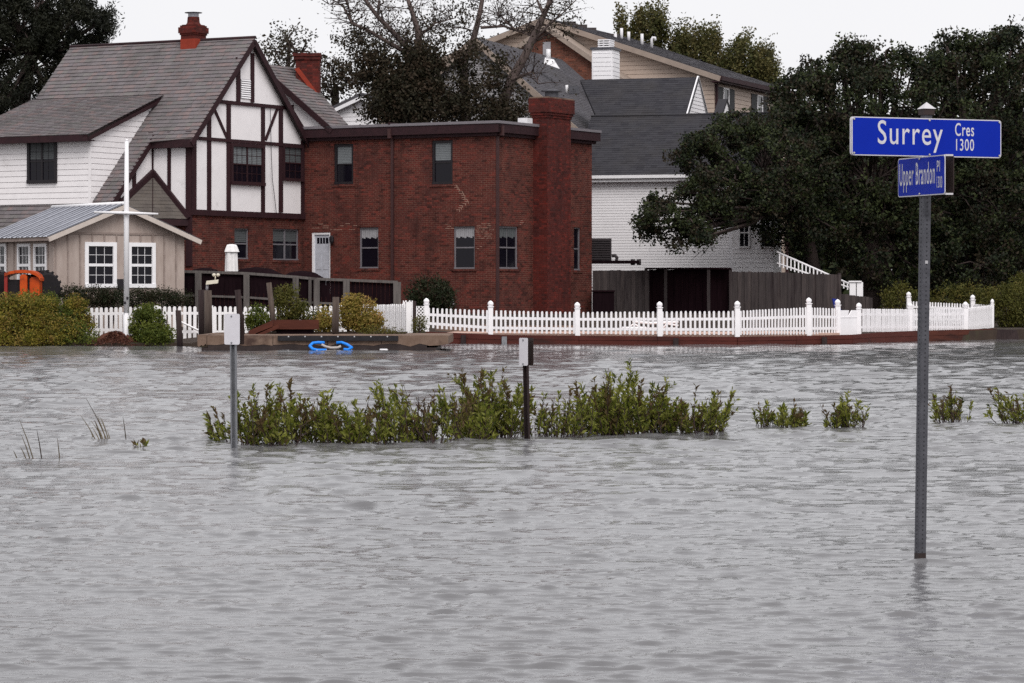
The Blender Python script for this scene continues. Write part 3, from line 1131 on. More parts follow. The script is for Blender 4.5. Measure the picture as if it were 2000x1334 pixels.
ae = min(np.linspace(0, Lw, 200), key=lambda a_: abs(1000 + F * (Lq + tvp * float(a_)).x / (Lq + tvp * float(a_)).y - 297.5))
q = Lq + tvp * float(ae) + nvp * .03
b.tube([q, Mp + nvp * .03], .014, 4)
b.build('seam_strip', 'fascia_brown', house)
b = B()
dn = Vector((0, 0, -1))
b.prism([Lq + dn * .02, Rp + dn * .02, Rp + dn * .24, Lq + dn * .24], [p + Vector((0, .12, 0)) for p in (Lq + dn * .02, Rp + dn * .02, Rp + dn * .24, Lq + dn * .24)])
b.build('porch_beam', 'fascia_brown', house)
b = B()
b.prism([Vector((p.x, p.y + .35, z)) for p, z in ((Lq, GZ - .5), (Rp, GZ - .5), (Rp, zpe - .2), (Lq, zpe - .2))], [Vector((p.x, p.y + .5, z)) for p, z in ((Lq, GZ - .5), (Rp, GZ - .5), (Rp, zpe - .2), (Lq, zpe - .2))])
b.build('wall', 'brick', house)

# --- ridge chimney with pot
ct = 2.55
cb = HP(WG / 2, ct, 0)
FC = Fr(cb[:2], DB)
b = B()
zc = zr
FC.box(b, -0.34, 0.34, zc - 1.0, zc + 0.28, -0.34, 0.34)
FC.box(b, -0.41, 0.41, zc + 0.28, zc + 0.50, -0.41, 0.41)
FC.box(b, -0.37, 0.37, zc + 0.21, zc + 0.28, -0.37, 0.37)
FC.box(b, -0.36, 0.36, zc + 0.50, zc + 0.57, -0.36, 0.36)
FC.box(b, -0.31, 0.31, zc + 0.57, zc + 0.60, -0.31, 0.31)
ch = b.build('chimney', 'brick_red', house)
b = B()
FC.box(b, -0.35, 0.35, zc - 0.5, zc + 0.06, -0.35, 0.35)
b.build('flashing', 'flash_orange', ch)
b = B()
b.lathe((cb.x, cb.y, zc + 0.6), [(0.30, 0), (0.24, 0.08), (0.22, 0.3)], 14)
b.build('chimney_pot', 'brick_red', ch)
b = B()
b.lathe((cb.x, cb.y, zc + 0.9), [(0.2, 0), (0.2, 0.14)], 14)
b.build('flue_liner', 'flashing', ch)
b = B()
b.lathe((cb.x, cb.y, zc + 1.05), [(0.33, 0), (0.33, 0.02), (0.05, 0.05)], 14)
b.build('chimney_cap', 'galv_dark', ch)

# --- cross wing roof seen above the brick wing, with its chimney
Qb = Fr(Q[:2], DB)
t0, t1 = Qb.s(509), Qb.s(650)
z0_, z1_ = Qb.sz(512, 124)[1], Qb.sz(650, 249)[1]
xsl = (z0_ - z1_) / (t1 - t0)


def XP(t, e, z):
    p = Qb.p(t, z)
    return p + Vector((DA[0] * e, DA[1] * e, 0))


b = B()
Qb.poly(b, [(t0, z1_ - 1.2), (t1 - .1, z1_ - 1.2), (t1 - .1, z1_ - .05), (t0, z0_ - .08)], -0.2, -0.005)
b.build('gable_wall', 'stucco', house)
FXe = Fr(XP(t1, 0, 0)[:2], DA)
wx = (XP(1, 0, -xsl) - XP(0, 0, 0)).normalized() * -1
LX = (t1 - t0) * math.sqrt(1 + xsl * xsl)


def iv_x(q):
    k = q / LX
    return [(-0.25, 1.25 + 1.35 * k)]


b = B()
pts = [XP(t1 + .1, -0.25, z1_ - .1 * xsl), XP(t1 + .1, 1.25, z1_ - .1 * xsl), XP(t0, 2.6, z0_), XP(t0, -0.25, z0_)]
b.prism(pts, [p - Vector((0, 0, 0.12)) for p in pts])
b.build('roof_deck', 'roof_under', house)
shingle(XP(t1 + .1, 0, z1_ - .1 * xsl), (DA[0], DA[1], 0), wx, LX + .1, iv_x, 0.205, 0.24, house, 'slate')
b = B()
Qb.off(0.28).beam(b, (t0, z0_ - 0.06), (t1 + 0.12, z1_ - 0.12 * xsl - 0.06), 0.22, -0.06, 0.0)
b.build('bargeboard', 'fascia_brown', house)
tim(Qb, Qb.sz(571, 205), Qb.sz(571, 250), 0.14, 0.04)
tim(Qb, Qb.sz(556, 190), Qb.sz(592, 250), 0.13, 0.04)
cx = P(600, 140, 119.5)
zt = P(600, 105, 119.5).z
zb = P(600, 182, 119.5).z
b = B()
b.box(cx.x - 0.42, cx.x + 0.5, cx.y - 0.35, cx.y + 0.5, zb - 3, zt - 0.25)
b.box(cx.x - 0.50, cx.x + 0.52, cx.y - 0.41, cx.y + 0.55, zt - 0.25, zt - 0.12)
b.box(cx.x - 0.54, cx.x + 0.54, cx.y - 0.45, cx.y + 0.6, zt - 0.12, zt)
ch = b.build('chimney', 'brick_red', house)
fr = Fr((cx.x, cx.y - 0.36), (1, 0))
b = B()
fr.poly(b, [(-0.47, zt - 0.62), (-0.3, zt - 0.56), (0.5, zb - 0.1), (0.30, zb - 0.1)], 0.0, 0.03)
b.build('flashing', 'flash_orange', ch)

# --- brick wing
ztop = FB.sz(968, 262)[1]
zroof = FB.sz(968, 236)[1]
bh = [FB.rect(652, 690, 281, 360), FB.rect(843, 884, 274, 360), FB.rect(702, 739, 444, 524), FB.rect(886, 927, 442, 525), FB.rect(609, 645, 454, 574)]
b = B()
wall_rect(b, FB, sQ, 0, GZ - 0.6, ztop, bh, 0.14)
b.build('wall', 'brick', house)
window(FB, *bh[0], house, 'window_dark', o=-0.10, cols=1, rows=1, casing=0.10, blind='blind', blind_frac=0.5)
window(FB, *bh[1], house, 'window_dark', o=-0.10, cols=1, rows=1, casing=0.10, blind='blind', blind_frac=0.45)
window(FB, *bh[2], house, 'window_grey', o=-0.10, cols=1, rows=1, casing=0.055, valance='valance')
window(FB, *bh[3], house, 'window_grey', o=-0.10, cols=1, rows=1, casing=0.055, valance='valance')
s0, s1, z0, z1 = bh[4]
b = B()
FB.box(b, s0, s1, z1 - 0.08, z1, -0.12, -0.02)
FB.box(b, s0, s0 + 0.09, z0, z1 - 0.08, -0.12, -0.02)
FB.box(b, s1 - 0.05, s1, z0, z1 - 0.08, -0.12, -0.02)
b.build('door_frame', 'white_trim', house)
b = B()
FB.box(b, s0 + 0.09, s1 - 0.05, z0, z1 - 0.08, -0.14, -0.07)
dr = b.build('door', 'door_white', house)
b = B()
FB.box(b, s0 + .2, s1 - .13, z1 - .42, z1 - .2, -0.07, -0.062)
b.build('fanlight', 'glass', dr)
b = B()
for k in range(1, 4):
    x = s0 + .2 + (s1 - s0 - .33) * k / 4
    FB.box(b, x - .012, x + .012, z1 - .42, z1 - .2, -0.062, -0.055)
b.build('muntin', 'door_white', dr)
for px_, pz_ in ((0, 0), (1, 0), (0, 1), (1, 1)):
    b = B()
    w_ = (s1 - s0 - .14 - .24) / 2
    x0 = s0 + .09 + .08 + px_ * (w_ + .08)
    y0 = z0 + .15 + pz_ * .78
    FB.box(b, x0, x0 + w_, y0, y0 + .66, -0.07, -0.058)
    b.build('door_panel', 'door_white', dr)
b = B()
lp = FB.p(s1 + 0.13, z1 - 0.25, 0.1)
b.lathe(lp, [(0.05, -0.18), (0.09, -0.1), (0.09, 0.06), (0.03, 0.13)], 8)
FB.box(b, s1 + .1, s1 + .16, z1 - .3, z1 - .2, 0, 0.06)
b.build('porch_lamp', 'window_dark', house)
# brick window heads and sills
for h in bh[:4] + gh:
    fr = FB if h in bh else FG
    b = B()
    fr.box(b, h[0] - 0.08, h[1] + 0.08, h[2] - 0.09, h[2], -0.05, 0.035)
    b.build('sill', 'brick', house)
    b = B()
    n = max(4, int((h[1] - h[0] + .2) / 0.076))
    for k in range(n):
        x0 = h[0] - 0.1 + (h[1] - h[0] + 0.2) * k / n
        x1 = h[0] - 0.1 + (h[1] - h[0] + 0.2) * (k + 0.88) / n
        fr.box(b, x0, x1, h[3], h[3] + 0.2, -0.02, 0.008)
    b.build('soldier_course', 'brick', house)
# end wall
sE = FE.s(1156)
eh = [FE.rect(975, 1012, 442, 525), FE.rect(1121, 1134, 444, 528)]
b = B()
wall_rect(b, FE, 0, sE, GZ - 0.6, ztop, eh, 0.14)
b.build('wall', 'brick', house)
window(FE, *eh[0], house, 'window_grey', o=-0.10, cols=2, rows=1, casing=0.06, valance='blind_dim')
window(FE, *eh[1], house, 'window_grey', o=-0.10, cols=1, rows=1, casing=0.06)
for h in eh:
    b = B()
    FE.box(b, h[0] - 0.08, h[1] + 0.08, h[2] - 0.09, h[2], -0.05, 0.035)
    b.build('sill', 'brick', house)
    b = B()
    FE.box(b, h[0] - 0.1, h[1] + 0.1, h[3], h[3] + 0.2, -0.02, 0.008)
    b.build('soldier_course', 'brick', house)
# back walls and flat roof
FB2 = Fr(FE.p(sE, 0)[:2], DB)
b = B()
b.face([FE.p(sE, GZ - .6), FB2.p(sQ, GZ - .6), FB2.p(sQ, ztop), FE.p(sE, ztop)])
b.build('wall', 'brick', house)
b = B()
oh = 0.28
cn = [FB.p(sQ - .0, 0, oh), FB.p(oh, 0, oh), FE.p(sE + oh, 0, oh), FB2.p(sQ, 0, -oh)]
for z0, z1, g in ((zroof - 0.10, zroof, 0.0),):
    b.prism([Vector((p.x, p.y, z1)) for p in cn], [Vector((p.x, p.y, z0)) for p in cn])
b.build('flat_roof', 'membrane', house)
b = B()
FB.box(b, sQ, oh - .03, ztop + .06, zroof - .103, 0.0, oh - .03)
FB.box(b, sQ, oh - .15, ztop - .06, ztop + .06, 0.0, oh - .16)
FE.box(b, -oh + .06, sE + oh - .03, ztop + .06, zroof - .103, 0.0, oh - .03)
FE.box(b, -oh + .18, sE + oh - .15, ztop - .06, ztop + .06, 0.0, oh - .16)
b.build('cornice', 'fascia_brown', house)
for fr, u in ((FB, 768), (FE, 969.5)):
    s_ = fr.s(u)
    b = B()
    fr.box(b, s_ - .05, s_ + .05, GZ, ztop - .05, 0.01, 0.10)
    fr.box(b, s_ - .07, s_ + .07, ztop - .05, ztop + .3, 0.01, oh + .02)
    b.build('downspout', 'downspout', house)
b = B()
sm_ = FB.s(768)
FB.box(b, sm_ - .04, sm_ + .04, zroof - .02, zroof + .05, -.3, oh + .02)
b.build('roof_seam', 'fascia_brown', house)
# end chimney, corbelled cap
ca, cbb = FE.s(1041), FE.s(1087)
zcap = FE.sz(1070, 193)[1]
zcb = FE.sz(1070, 228)[1]
b = B()
FE.box(b, ca, cbb, GZ - .6, zcb - .1, -0.02, 0.62)
FE.box(b, ca - .03, cbb + .03, zcb - .1, zcb + .0, -0.05, 0.65)
FE.box(b, ca - .07, cbb + .07, zcb + .0, zcb + .10, -0.09, 0.69)
FE.box(b, ca - .11, cbb + .11, zcb + .10, zcap - .05, -0.13, 0.73)
ch = b.build('chimney', 'brick_red', house)
b = B()
FE.box(b, ca - .09, cbb + .09, zcap - .05, zcap, -0.11, 0.71)
b.build('chimney_crown', 'concrete', ch)
cm = FE.p((ca + cbb) / 2, zcap, 0.3)
b = B()
b.lathe(cm, [(0.26, 0), (0.26, 0.22)], 12)
b.lathe(cm + Vector((0, 0, .24)), [(0.40, 0), (0.40, 0.05), (0.1, 0.09)], 12)
b.build('chimney_cap', 'galv_dark', ch)
b = B()
FE.box(b, ca - .62, ca - .22, zroof, zroof + .22, -0.3, 0.1)
b.build('flashing', 'pipe_white', house)
# repointed joints: a stair-step crack and the pale patch beside the window
b = B()


def joint(fr, u0, u1, v, o=0.004):
    s0, z = fr.sz(u0, v)
    s1 = fr.s(u1)
    z = round(z / 0.076) * 0.076
    fr.box(b, s0, s1, z - .009, z + .009, -0.01, o)
    return s1, z


for k, v in enumerate(np.arange(361, 408, 3.6)):
    u = 886 + (k * 2.3 if k < 9 else 21 - (k - 9) * 4) + random.uniform(-2, 2)
    s1, z = joint(FB, u, u + random.uniform(5, 10), v)
    FB.box(b, s1 - .009, s1 + .009, z - .076, z, -0.01, 0.0045)
for k in range(58):
    u = random.uniform(928, 958)
    joint(FB, u, u + random.uniform(3, 8), 436 + abs(random.gauss(0, 22)))
for k in range(10):
    u = random.uniform(868, 884)
    joint(FB, u, u + random.uniform(4, 10), random.uniform(434, 448))
for k in range(14):
    u = random.uniform(975, 1018)
    joint(FE, u, u + random.uniform(3, 7), random.uniform(432, 441))
for k in range(14):
    u = random.uniform(600, 700)
    joint(FB, u, u + random.uniform(4, 12), random.uniform(438, 450))
b.build('repointed_joints', 'mortar_white', house, kind='stuff')
b = B()
mpv = FB.p(FB.s(887), 1.15, 0.18)
b.lathe(mpv, [(0.05, -.4), (0.05, 0), (0.10, 0.05), (0.10, 0.22), (0.04, 0.26), (0.04, 0.45)], 8)
tag(b.build('gas_meter', 'meter_grey', loc=mpv - Vector((0, 0, .4))), 'small grey gas meter against the brick wall by the shrub', 'meter')

# ================================================================ beige board-and-batten shed with tin roof
YS = 99.0
FSf = Fr((px_x(105, YS), YS), (0.82, 0.572))
sw = FSf.s(360)
zev = FSf.sz(105, 458)[1]
zpk = FSf.sz(240, 403)[1]
sp = sw / 2 + 0.0
shed = thing('shed', 'beige board and batten shed with corrugated tin roof and two white windows', 'shed', (FSf.O[0], FSf.O[1], GZ - .2))
FSl = Fr((px_x(105, YS), YS), (0.572, -0.82))
wl = [FSf.rect(165, 227, 473, 562), FSf.rect(249, 303, 474, 562)]
b = B()
wall_rect(b, FSf, 0, sw, GZ - .7, zev, wl, 0.06)
FSf.poly(b, [(0, zev), (sw, zev), (sp, zpk - .05)], -0.2, 0.0)
b.build('wall', 'shed_board', shed)
LS = 4.6
hl_ = [FSl.rect(35, 60, 476, 560), FSl.rect(67, 92, 476, 560), FSl.rect(-20, 13, 476, 560)]
b = B()
wall_rect(b, FSl, -LS, 0, GZ - .7, zev - .02, hl_, 0.06)
b.build('wall', 'shed_board', shed)
for h in wl:
    window(FSf, h[0], h[1], h[2], h[3], shed, 'white_trim', o=-0.02, cols=3, rows=2, casing=0.13, proud=0.07, muntin=0.014, rail=.045)
for h in hl_:
    window(FSl, h[0], h[1], h[2], h[3], shed, 'white_trim', o=-0.02, cols=3, rows=2, casing=0.10, proud=0.06, muntin=0.014, rail=.045)
for s_ in list(np.arange(0.06, sw, 0.44)):
    zt_ = zev + min(s_, sw - s_) * (zpk - zev) / sp - 0.1
    if any(h[0] - .05 < s_ < h[1] + .05 for h in wl):
        h = [h for h in wl if h[0] - .05 < s_ < h[1] + .05][0]
        segs = [(GZ - .6, h[2] - .02), (h[3] + .02, zev + .02)]
    else:
        segs = [(GZ - .6, zev + .02 if 0.3 < s_ < sw - .3 and abs(s_ - sp) > .3 else zt_)]
    for z0, z1 in segs:
        b = B()
        FSf.box(b, s_ - .025, s_ + .025, z0, z1, 0, 0.025)
        b.build('batten', 'shed_batten', shed)
for s_ in np.arange(-LS + .2, -.05, 0.5):
    if any(h[0] - .05 < s_ < h[1] + .05 for h in hl_):
        continue
    b = B()
    FSl.box(b, s_ - .025, s_ + .025, GZ - .6, zev - .05, 0, 0.025)
    b.build('batten', 'shed_batten', shed)
b = B()
FSf.box(b, 0.55, sw - .55, zev + .02, zev + .09, 0, 0.03)
b.build('gable_rail', 'shed_batten', shed)
rs = (zpk - zev) / sp
bk = Vector((-0.572, 0.82, 0))
nr_ = 22
for side, (e0, e1) in enumerate(((sp, -0.35), (sp, sw + .45))):
    b = B()
    za, zb_ = zpk + .06, zpk + .06 - abs(e1 - sp) * rs
    A0, A1 = FSf.p(e0, za, 0.35), FSf.p(e1, zb_, 0.35)
    LL = LS + .7
    for k in range(nr_ * 2):
        f0, f1 = k / (nr_ * 2), (k + 1) / (nr_ * 2)
        d0 = 0.035 if k % 2 else 0
        w0, w1 = bk * (LL * f0), bk * (LL * f1)
        up0, up1 = Vector((0, 0, 0.012 if k % 2 == 0 else 0)), Vector((0, 0, 0.012 if k % 2 else 0))
        b.face([A0 + w0 + up0, A1 + w0 + up0, A1 + w1 + up1, A0 + w1 + up1])
    rf = b.build('roof', 'tin_roof', shed)
    for k in range(14):
        w0 = bk * (LL * (k + .3) / 14)
        b = B()
        b.tube([A0 + w0 + Vector((0, 0, .02)), A1 + w0 + Vector((0, 0, .02))], .022, 4)
        b.build('seam', 'tin_seam', rf)
    b = B()
    FSf.off(0.33).beam(b, (e1, zb_ - .09), (e0, za - .10), 0.15, -0.04, 0.03)
    b.build('bargeboard', 'shed_trim', shed)
b = B()
b.tube([FSf.p(sp, zpk + .09, .37), FSf.p(sp, zpk + .09, .37) + bk * (LS + .7)], 0.06, 6)
b.build('ridge_cap', 'white_trim', shed)
b = B()
FSl.off(0.28).box(b, -LS - .3, .3, zev - .2, zev - .08, -.03, .03)
b.build('fascia', 'shed_batten', shed)
b = B()
FSf.box(b, FSf.s(228), FSf.s(246), FSf.sz(238, 566)[1], FSf.sz(238, 545)[1], 0.0, 0.16)
tag(b.build('wall_box', 'window_dark', loc=FSf.p(FSf.s(238), FSf.sz(238, 566)[1])), 'small dark box on the shed wall between its two windows', 'box')

# ================================================================ white house with dark roofs
DW, DV = (0.955, -0.297), (0.297, 0.955)
YW = 127.0
FN = Fr((px_x(1155, YW), YW), DW)
zNe = FN.sz(1250, 342)[1]
zNt = FN.sz(1250, 219)[1]
white_house = thing('white_house', 'white vinyl sided house with dark asphalt shingle roofs behind the brick wing', 'house', (FN.O[0], FN.O[1], GZ))
sR = FN.s(1428)
b = B()
FN.box(b, -2.5, sR, GZ - .5, zNe, -0.2, 0)
b.build('wall', 'vinyl_siding', white_house)
siding(FN, FN.sz(1250, 560)[1], zNe, 0.112, lambda z: [(-2.5, sR - .07)], white_house, 'vinyl_siding', lap=0.030, groove=.013)
b = B()
FN.box(b, sR - .07, sR + .05, GZ, zNe, 0, 0.04)
b.build('corner_board', 'white_trim', white_house)
rise, run = zNt - zNe, 2.9
fo = FN.off(0.35)


def NP(s, back, z):
    p = fo.p(s, z)
    return p + Vector((DV[0] * back, DV[1] * back, 0))


ns = rise / run
NL = FN.s(1122)
b = B()
SR2 = FN.s(1520)
b.prism([NP(NL, 0, zNe), NP(SR2, 0, zNe), NP(SR2, run, zNt), NP(NL, run, zNt)], [q - Vector((0, 0, .12)) for q in (NP(NL, 0, zNe), NP(SR2, 0, zNe), NP(SR2, run, zNt), NP(NL, run, zNt))])
b.build('roof_deck', 'asphalt', white_house)
wN = Vector((DV[0], DV[1], ns)).normalized()
shingle(NP(0, 0, zNe + .003), (DW[0], DW[1], 0), wN, math.hypot(rise, run), lambda q: [(NL, SR2)], 0.145, 0.30, white_house, 'asphalt', name='shingles', split=False, thick=0.012, jitter=0.004)
b = B()
fo.box(b, NL, SR2, zNe - .14, zNe - .01, -.02, .10)
fo.box(b, NL, SR2, zNe - .28, zNe - .16, -.3, -.02)
b.build('gutter', 'white_trim', white_house)
b = B()
b.tube([NP(NL, run, zNt + .02), NP(SR2, run, zNt + .02)], .05, 5)
b.build('ridge_cap', 'asphalt', white_house)
# upper cross block
zU = FN.off(-4).sz(1362, 151)[1]
fU = FN.off(-2.6)
uR = fU.s(1340)
runU = 2.0
zUe = zNt - .12


def UP(s, back, z):
    p = fU.p(s, z)
    return p + Vector((DV[0] * back, DV[1] * back, 0))


zU = CAMH + (HZ - 151) / F * UP(uR, runU, 0).y
b = B()
uLb, uLt = fU.s(1172), fU.s(1108)
q = [UP(uLb, -.2, zUe - .12), UP(uR + .07, -.2, zUe - .12), UP(uR + .07, runU, zU), UP(uLt, runU, zU)]
b.prism(q, [p - Vector((0, 0, .12)) for p in q])
q = [UP(uLb, runU * 2 + .2, zUe - .12), UP(uR + .07, runU * 2 + .2, zUe - .12), UP(uR + .07, runU, zU), UP(uLt, runU, zU)]
b.prism(q, [p - Vector((0, 0, .12)) for p in q])
b.build('roof_deck', 'asphalt', white_house)
LU = math.hypot(runU + .2, zU - zUe + .12)
shingle(UP(0, -.2, zUe - .117), (DW[0], DW[1], 0), Vector((DV[0] * (runU + .2), DV[1] * (runU + .2), zU - zUe + .12)), math.hypot(runU + .2, zU - zUe + .12), lambda q: [(uLb + (uLt - uLb) * min(1, q / LU), uR + .07)], 0.145, 0.30, white_house, 'asphalt', name='shingles', split=False, thick=0.012, jitter=0.004)
fUe = Fr(UP(uR, 0, 0)[:2], DV)
b = B()
fUe.poly(b, [(0, zUe - .3), (2 * runU, zUe - .3), (runU, zU - .1)], -.2, 0)
b.build('gable_wall', 'vinyl_siding', white_house)
su = (zU - zUe + .2) / runU
siding(fUe, zUe - .3, zU - .12, .16, lambda z: [(max(0, (z - zUe + .3) / su), min(2 * runU, 2 * runU - (z - zUe + .3) / su))], white_house, 'vinyl_siding')
for a, c in (((-.2, zUe - .15), (runU, zU - .02)), ((2 * runU + .2, zUe - .15), (runU, zU - .02))):
    b = B()
    fUe.off(.05).beam(b, a, c, .2, -.05, 0)
    b.build('bargeboard', 'white_trim', white_house)
# main gable behind
YM = 131.0
FM = Fr((px_x(930, YM), YM), DW)
zM = CAMH + (HZ - 73) / F * YM
hwM = 7.5
slM = (FM.sz(930, 73)[1] - FM.sz(1060, 188)[1]) / FM.s(1060)
zMe = zM - slM * hwM
b = B()
FM.poly(b, [(-hwM, GZ), (hwM * .55, GZ), (hwM * .55, zM - slM * hwM * .55 - .05), (0, zM - .05), (-hwM, zMe)], -.3, 0)
b.build('gable_wall', 'shaded_siding', white_house)
siding(FM, 6.5, zM - .1, .16, lambda z: [(-min(hwM, (zM - z) / slM), min(hwM * .55, (zM - z) / slM))], white_house, 'shaded_siding', split=False)


def MP(s, back, z):
    p = FM.p(s, z)
    return p + Vector((DV[0] * back, DV[1] * back, 0))


for sg in (-1, 1):
    b = B()
    q = [MP(0, -.35, zM), MP(sg * hwM, -.35, zMe), MP(sg * hwM, 13, zMe), MP(0, 13, zM)]
    b.prism(q, [p - Vector((0, 0, .15)) for p in q])
    b.build('roof_deck', 'asphalt_grey', white_house)
    b = B()
    FM.off(.37).beam(b, (sg * hwM, zMe - .12), (0, zM - .12), .26, -.06, 0)
    b.build('bargeboard', 'beige_trim', white_house)
wM = Vector((-DW[0], -DW[1], slM)).normalized()
LM = hwM * math.sqrt(1 + slM * slM)
shingle(MP(hwM, 0, zMe + .003), (DV[0], DV[1], 0), wM, LM, lambda q: [(-.37, 13)], 0.145, 0.30, white_house, 'asphalt_grey', name='shingles', split=False, thick=0.012, jitter=0.004)
for u, v0, v1, Y, r in ((1071, 96, 120, 135, .10), (1107, 166, 182, 131, .06)):
    b = B()
    p0, p1 = P(u, v1, Y), P(u, v0, Y)
    b.tube([p0, p1], r, 8)
    if u == 1071:
        b.hexa([p0 + Vector(k) for k in ((-.2, -.3, -.1), (.5, -.3, -.35), (.5, .3, -.3), (-.2, .3, .0), (-.15, -.2, .12), (.25, -.2, .0), (.25, .2, .1), (-.15, .2, .2))])
    b.build('vent_pipe', 'pipe_white', white_house)
b = B()
p0 = P(1121, 172, 131)
b.box(p0.x - .22, p0.x + .22, p0.y - .2, p0.y + .2, p0.z - .25, p0.z + .08)
b.build('roof_vent', 'galv_dark', white_house)
# sided chimney chase with louvred cap
Yk = 138.0
x0, x1 = px_x(1156, Yk), px_x(1209, Yk)
zt, zb = P(0, 97, Yk).z, P(0, 165, Yk).z
fk = Fr((x0, Yk), (0.96, -.28))
wk = fk.s(1196)
fk2 = Fr(fk.p(wk, 0)[:2], (.28, .96))
b = B()
fk.box(b, 0, wk, zb - 2, zt, -1.3, 0)
ck = b.build('chimney', 'white_trim', white_house)
siding(fk, zb - 1, zt - .1, .2, lambda z: [(0.06, wk - .06)], ck, 'white_trim', lap=.03)
siding(fk2, zb - 1, zt - .1, .2, lambda z: [(0.06, 1.24)], ck, 'white_trim', lap=.03)
b = B()
fk.box(b, -.06, wk + .06, zt, zt + .1, -1.36, .06)
b.build('chimney_crown', 'galv_dark', ck)
b = B()
for k in range(4):
    fk.box(b, .22, wk - .15, zt + .12 + k * .1, zt + .17 + k * .1, -1.0, -.2)
for x in (.25, wk / 2, wk - .2):
    fk.box(b, x - .03, x + .03, zt + .1, zt + .47, -.95, -.25)
b.build('chimney_cap', 'white_trim', ck)
# bay on the right, half hidden by the oak
FY = FN.off(.35)
b0, b1 = FY.s(1430), FY.s(1511)
zbb, zbt = FY.sz(1470, 526)[1], FY.sz(1470, 395)[1]
b = B()
FY.box(b, b0, b1, GZ, zbt, -1.5, 0)
b.build('bay_wall', 'vinyl_siding', white_house)
siding(FY, zbb - .3, FY.sz(1470, 485)[1], .19, lambda z: [(b0 + .02, b1 - .02)], white_house, 'vinyl_siding')
for ua, ub in ((1443, 1465), (1485, 1507)):
    h = FY.rect(ua, ub, 425, 484)
    window(FY, *h, white_house, 'white_trim', o=.02, cols=2, rows=1, casing=.06)
b = B()
s_ = FN.s(1430)
FN.box(b, s_ - .05, s_ + .06, FN.sz(1430, 535)[1], zNe - .1, .04, .13)
b.build('downspout', 'white_trim', white_house)
# small dormer gable peeking over the oak
fd = FN.off(-3.5)
b = B()
pk = fd.sz(1415, 193)
b0_ = fd.sz(1408, 216)
fd2 = Fr(fd.p(fd.s(1409), 0)[:2], (.45, .893))
w_ = 1.1
z1_d = pk[1]
fd2.poly(b, [(0, z1_d - .75), (w_, z1_d - .75), (w_ / 2, z1_d - .08)], -.1, 0)
b.build('dormer_gable', 'white_trim', white_house)
b = B()
fd2.beam(b, (-.1, z1_d - .8), (w_ / 2, z1_d), .10, -.35, .04)
fd2.beam(b, (w_ + .1, z1_d - .8), (w_ / 2, z1_d), .10, -.35, .04)
b.build('dormer_roof', 'asphalt', white_house)

# ================================================================ beige house with brick gable, far behind
YH = 147.0
DW2, DV2 = (0.933, -0.36), (0.36, 0.933)
FH = Fr((px_x(1066, YH), YH), DW2)
beige = thing('beige_house', 'tall beige sided house with a brick gable and long roof above the others', 'house', (FH.O[0], FH.O[1], GZ))
zP = CAMH + (HZ - 35) / F * YH
sRt, zRt = FH.sz(1395, 143)
slH = (zP - zRt) / sRt
hwH = sRt
b = B()
FH.poly(b, [(-hwH, GZ), (sRt, GZ), (sRt, zRt - .1), (0, zP - .1), (-hwH, zRt - .1)], -.3, 0)
b.build('gable_wall', 'beige_siding', beige)
siding(FH, 7.6, zP - .2, .21, lambda z: [(-min(hwH, (zP - z) / slH), min(sRt, (zP - z) / slH))], beige, 'beige_siding', lap=.03)
b = B()


def HPp(s, back, z):
    p = FH.p(s, z)
    return p + Vector((DV2[0] * back, DV2[1] * back, 0))


eov = .45
for sg in (-1, 1):
    q = [HPp(0, -.5, zP), HPp(sg * (hwH + eov), -.5, zRt - eov * slH), HPp(sg * (hwH + eov), 13.0, zRt - eov * slH), HPp(0, 13.0, zP)]
    b = B()
    b.prism(q, [p - Vector((0, 0, .15)) for p in q])
    b.build('roof_deck', 'asphalt_grey', beige)
    b = B()
    FH.off(.52).beam(b, (sg * (hwH + eov), zRt - eov * slH - .15), (0, zP - .15), 0.25, -.06, 0)
    b.build('bargeboard', 'beige_trim', beige)
shingle(HPp(hwH + eov, 0, zRt - eov * slH + .003), (DV2[0], DV2[1], 0), Vector((-DW2[0], -DW2[1], slH)), (hwH + eov) * math.sqrt(1 + slH * slH), lambda q: [(-.5, 13)], .15, .3, beige, 'asphalt_grey', name='shingles', split=False, thick=.012, jitter=.004)
FHs = Fr(FH.p(sRt, 0)[:2], DV2)
lS = 12.2
b = B()
FHs.box(b, 0, lS, GZ, zRt - .1, -.3, 0)
b.build('wall', 'beige_siding', beige)
siding(FHs, 7.6, zRt - .3, .21, lambda z: [(0.05, lS)], beige, 'beige_siding', lap=.03)
b = B()
FHs.off(.47).box(b, -.5, lS + .8, zRt - eov * slH - .22, zRt - eov * slH - .01, -.05, .06)
FHs.box(b, -.5, lS + .8, zRt - eov * slH - .30, zRt - eov * slH - .24, 0, .46)
b.build('gutter', 'fascia_brown', beige)
for sx in (0.12, lS - .1):
    b = B()
    FHs.box(b, sx - .07, sx + .07, GZ, zRt - .5, .02, .14)
    b.build('downspout', 'fascia_brown', beige)
for ua, ub in ((1399, 1433), (1466, 1498)):
    h = FHs.rect(ua, ub, 172 if ua < 1450 else 186, 224 if ua < 1450 else 232)
    h = (h[0], h[1], h[2], h[3])
    w3 = (h[1] - h[0]) / 3
    window(FHs, h[0] + w3, h[1] - w3, h[2], h[3], beige, 'white_trim', o=.03, cols=1, rows=1, casing=.08)
    for k in (0, 2):
        b = B()
        FHs.box(b, h[0] + k * w3, h[0] + (k + 1) * w3 - .02, h[2], h[3], .02, .06)
        b.build('shutter', 'shutter', beige)
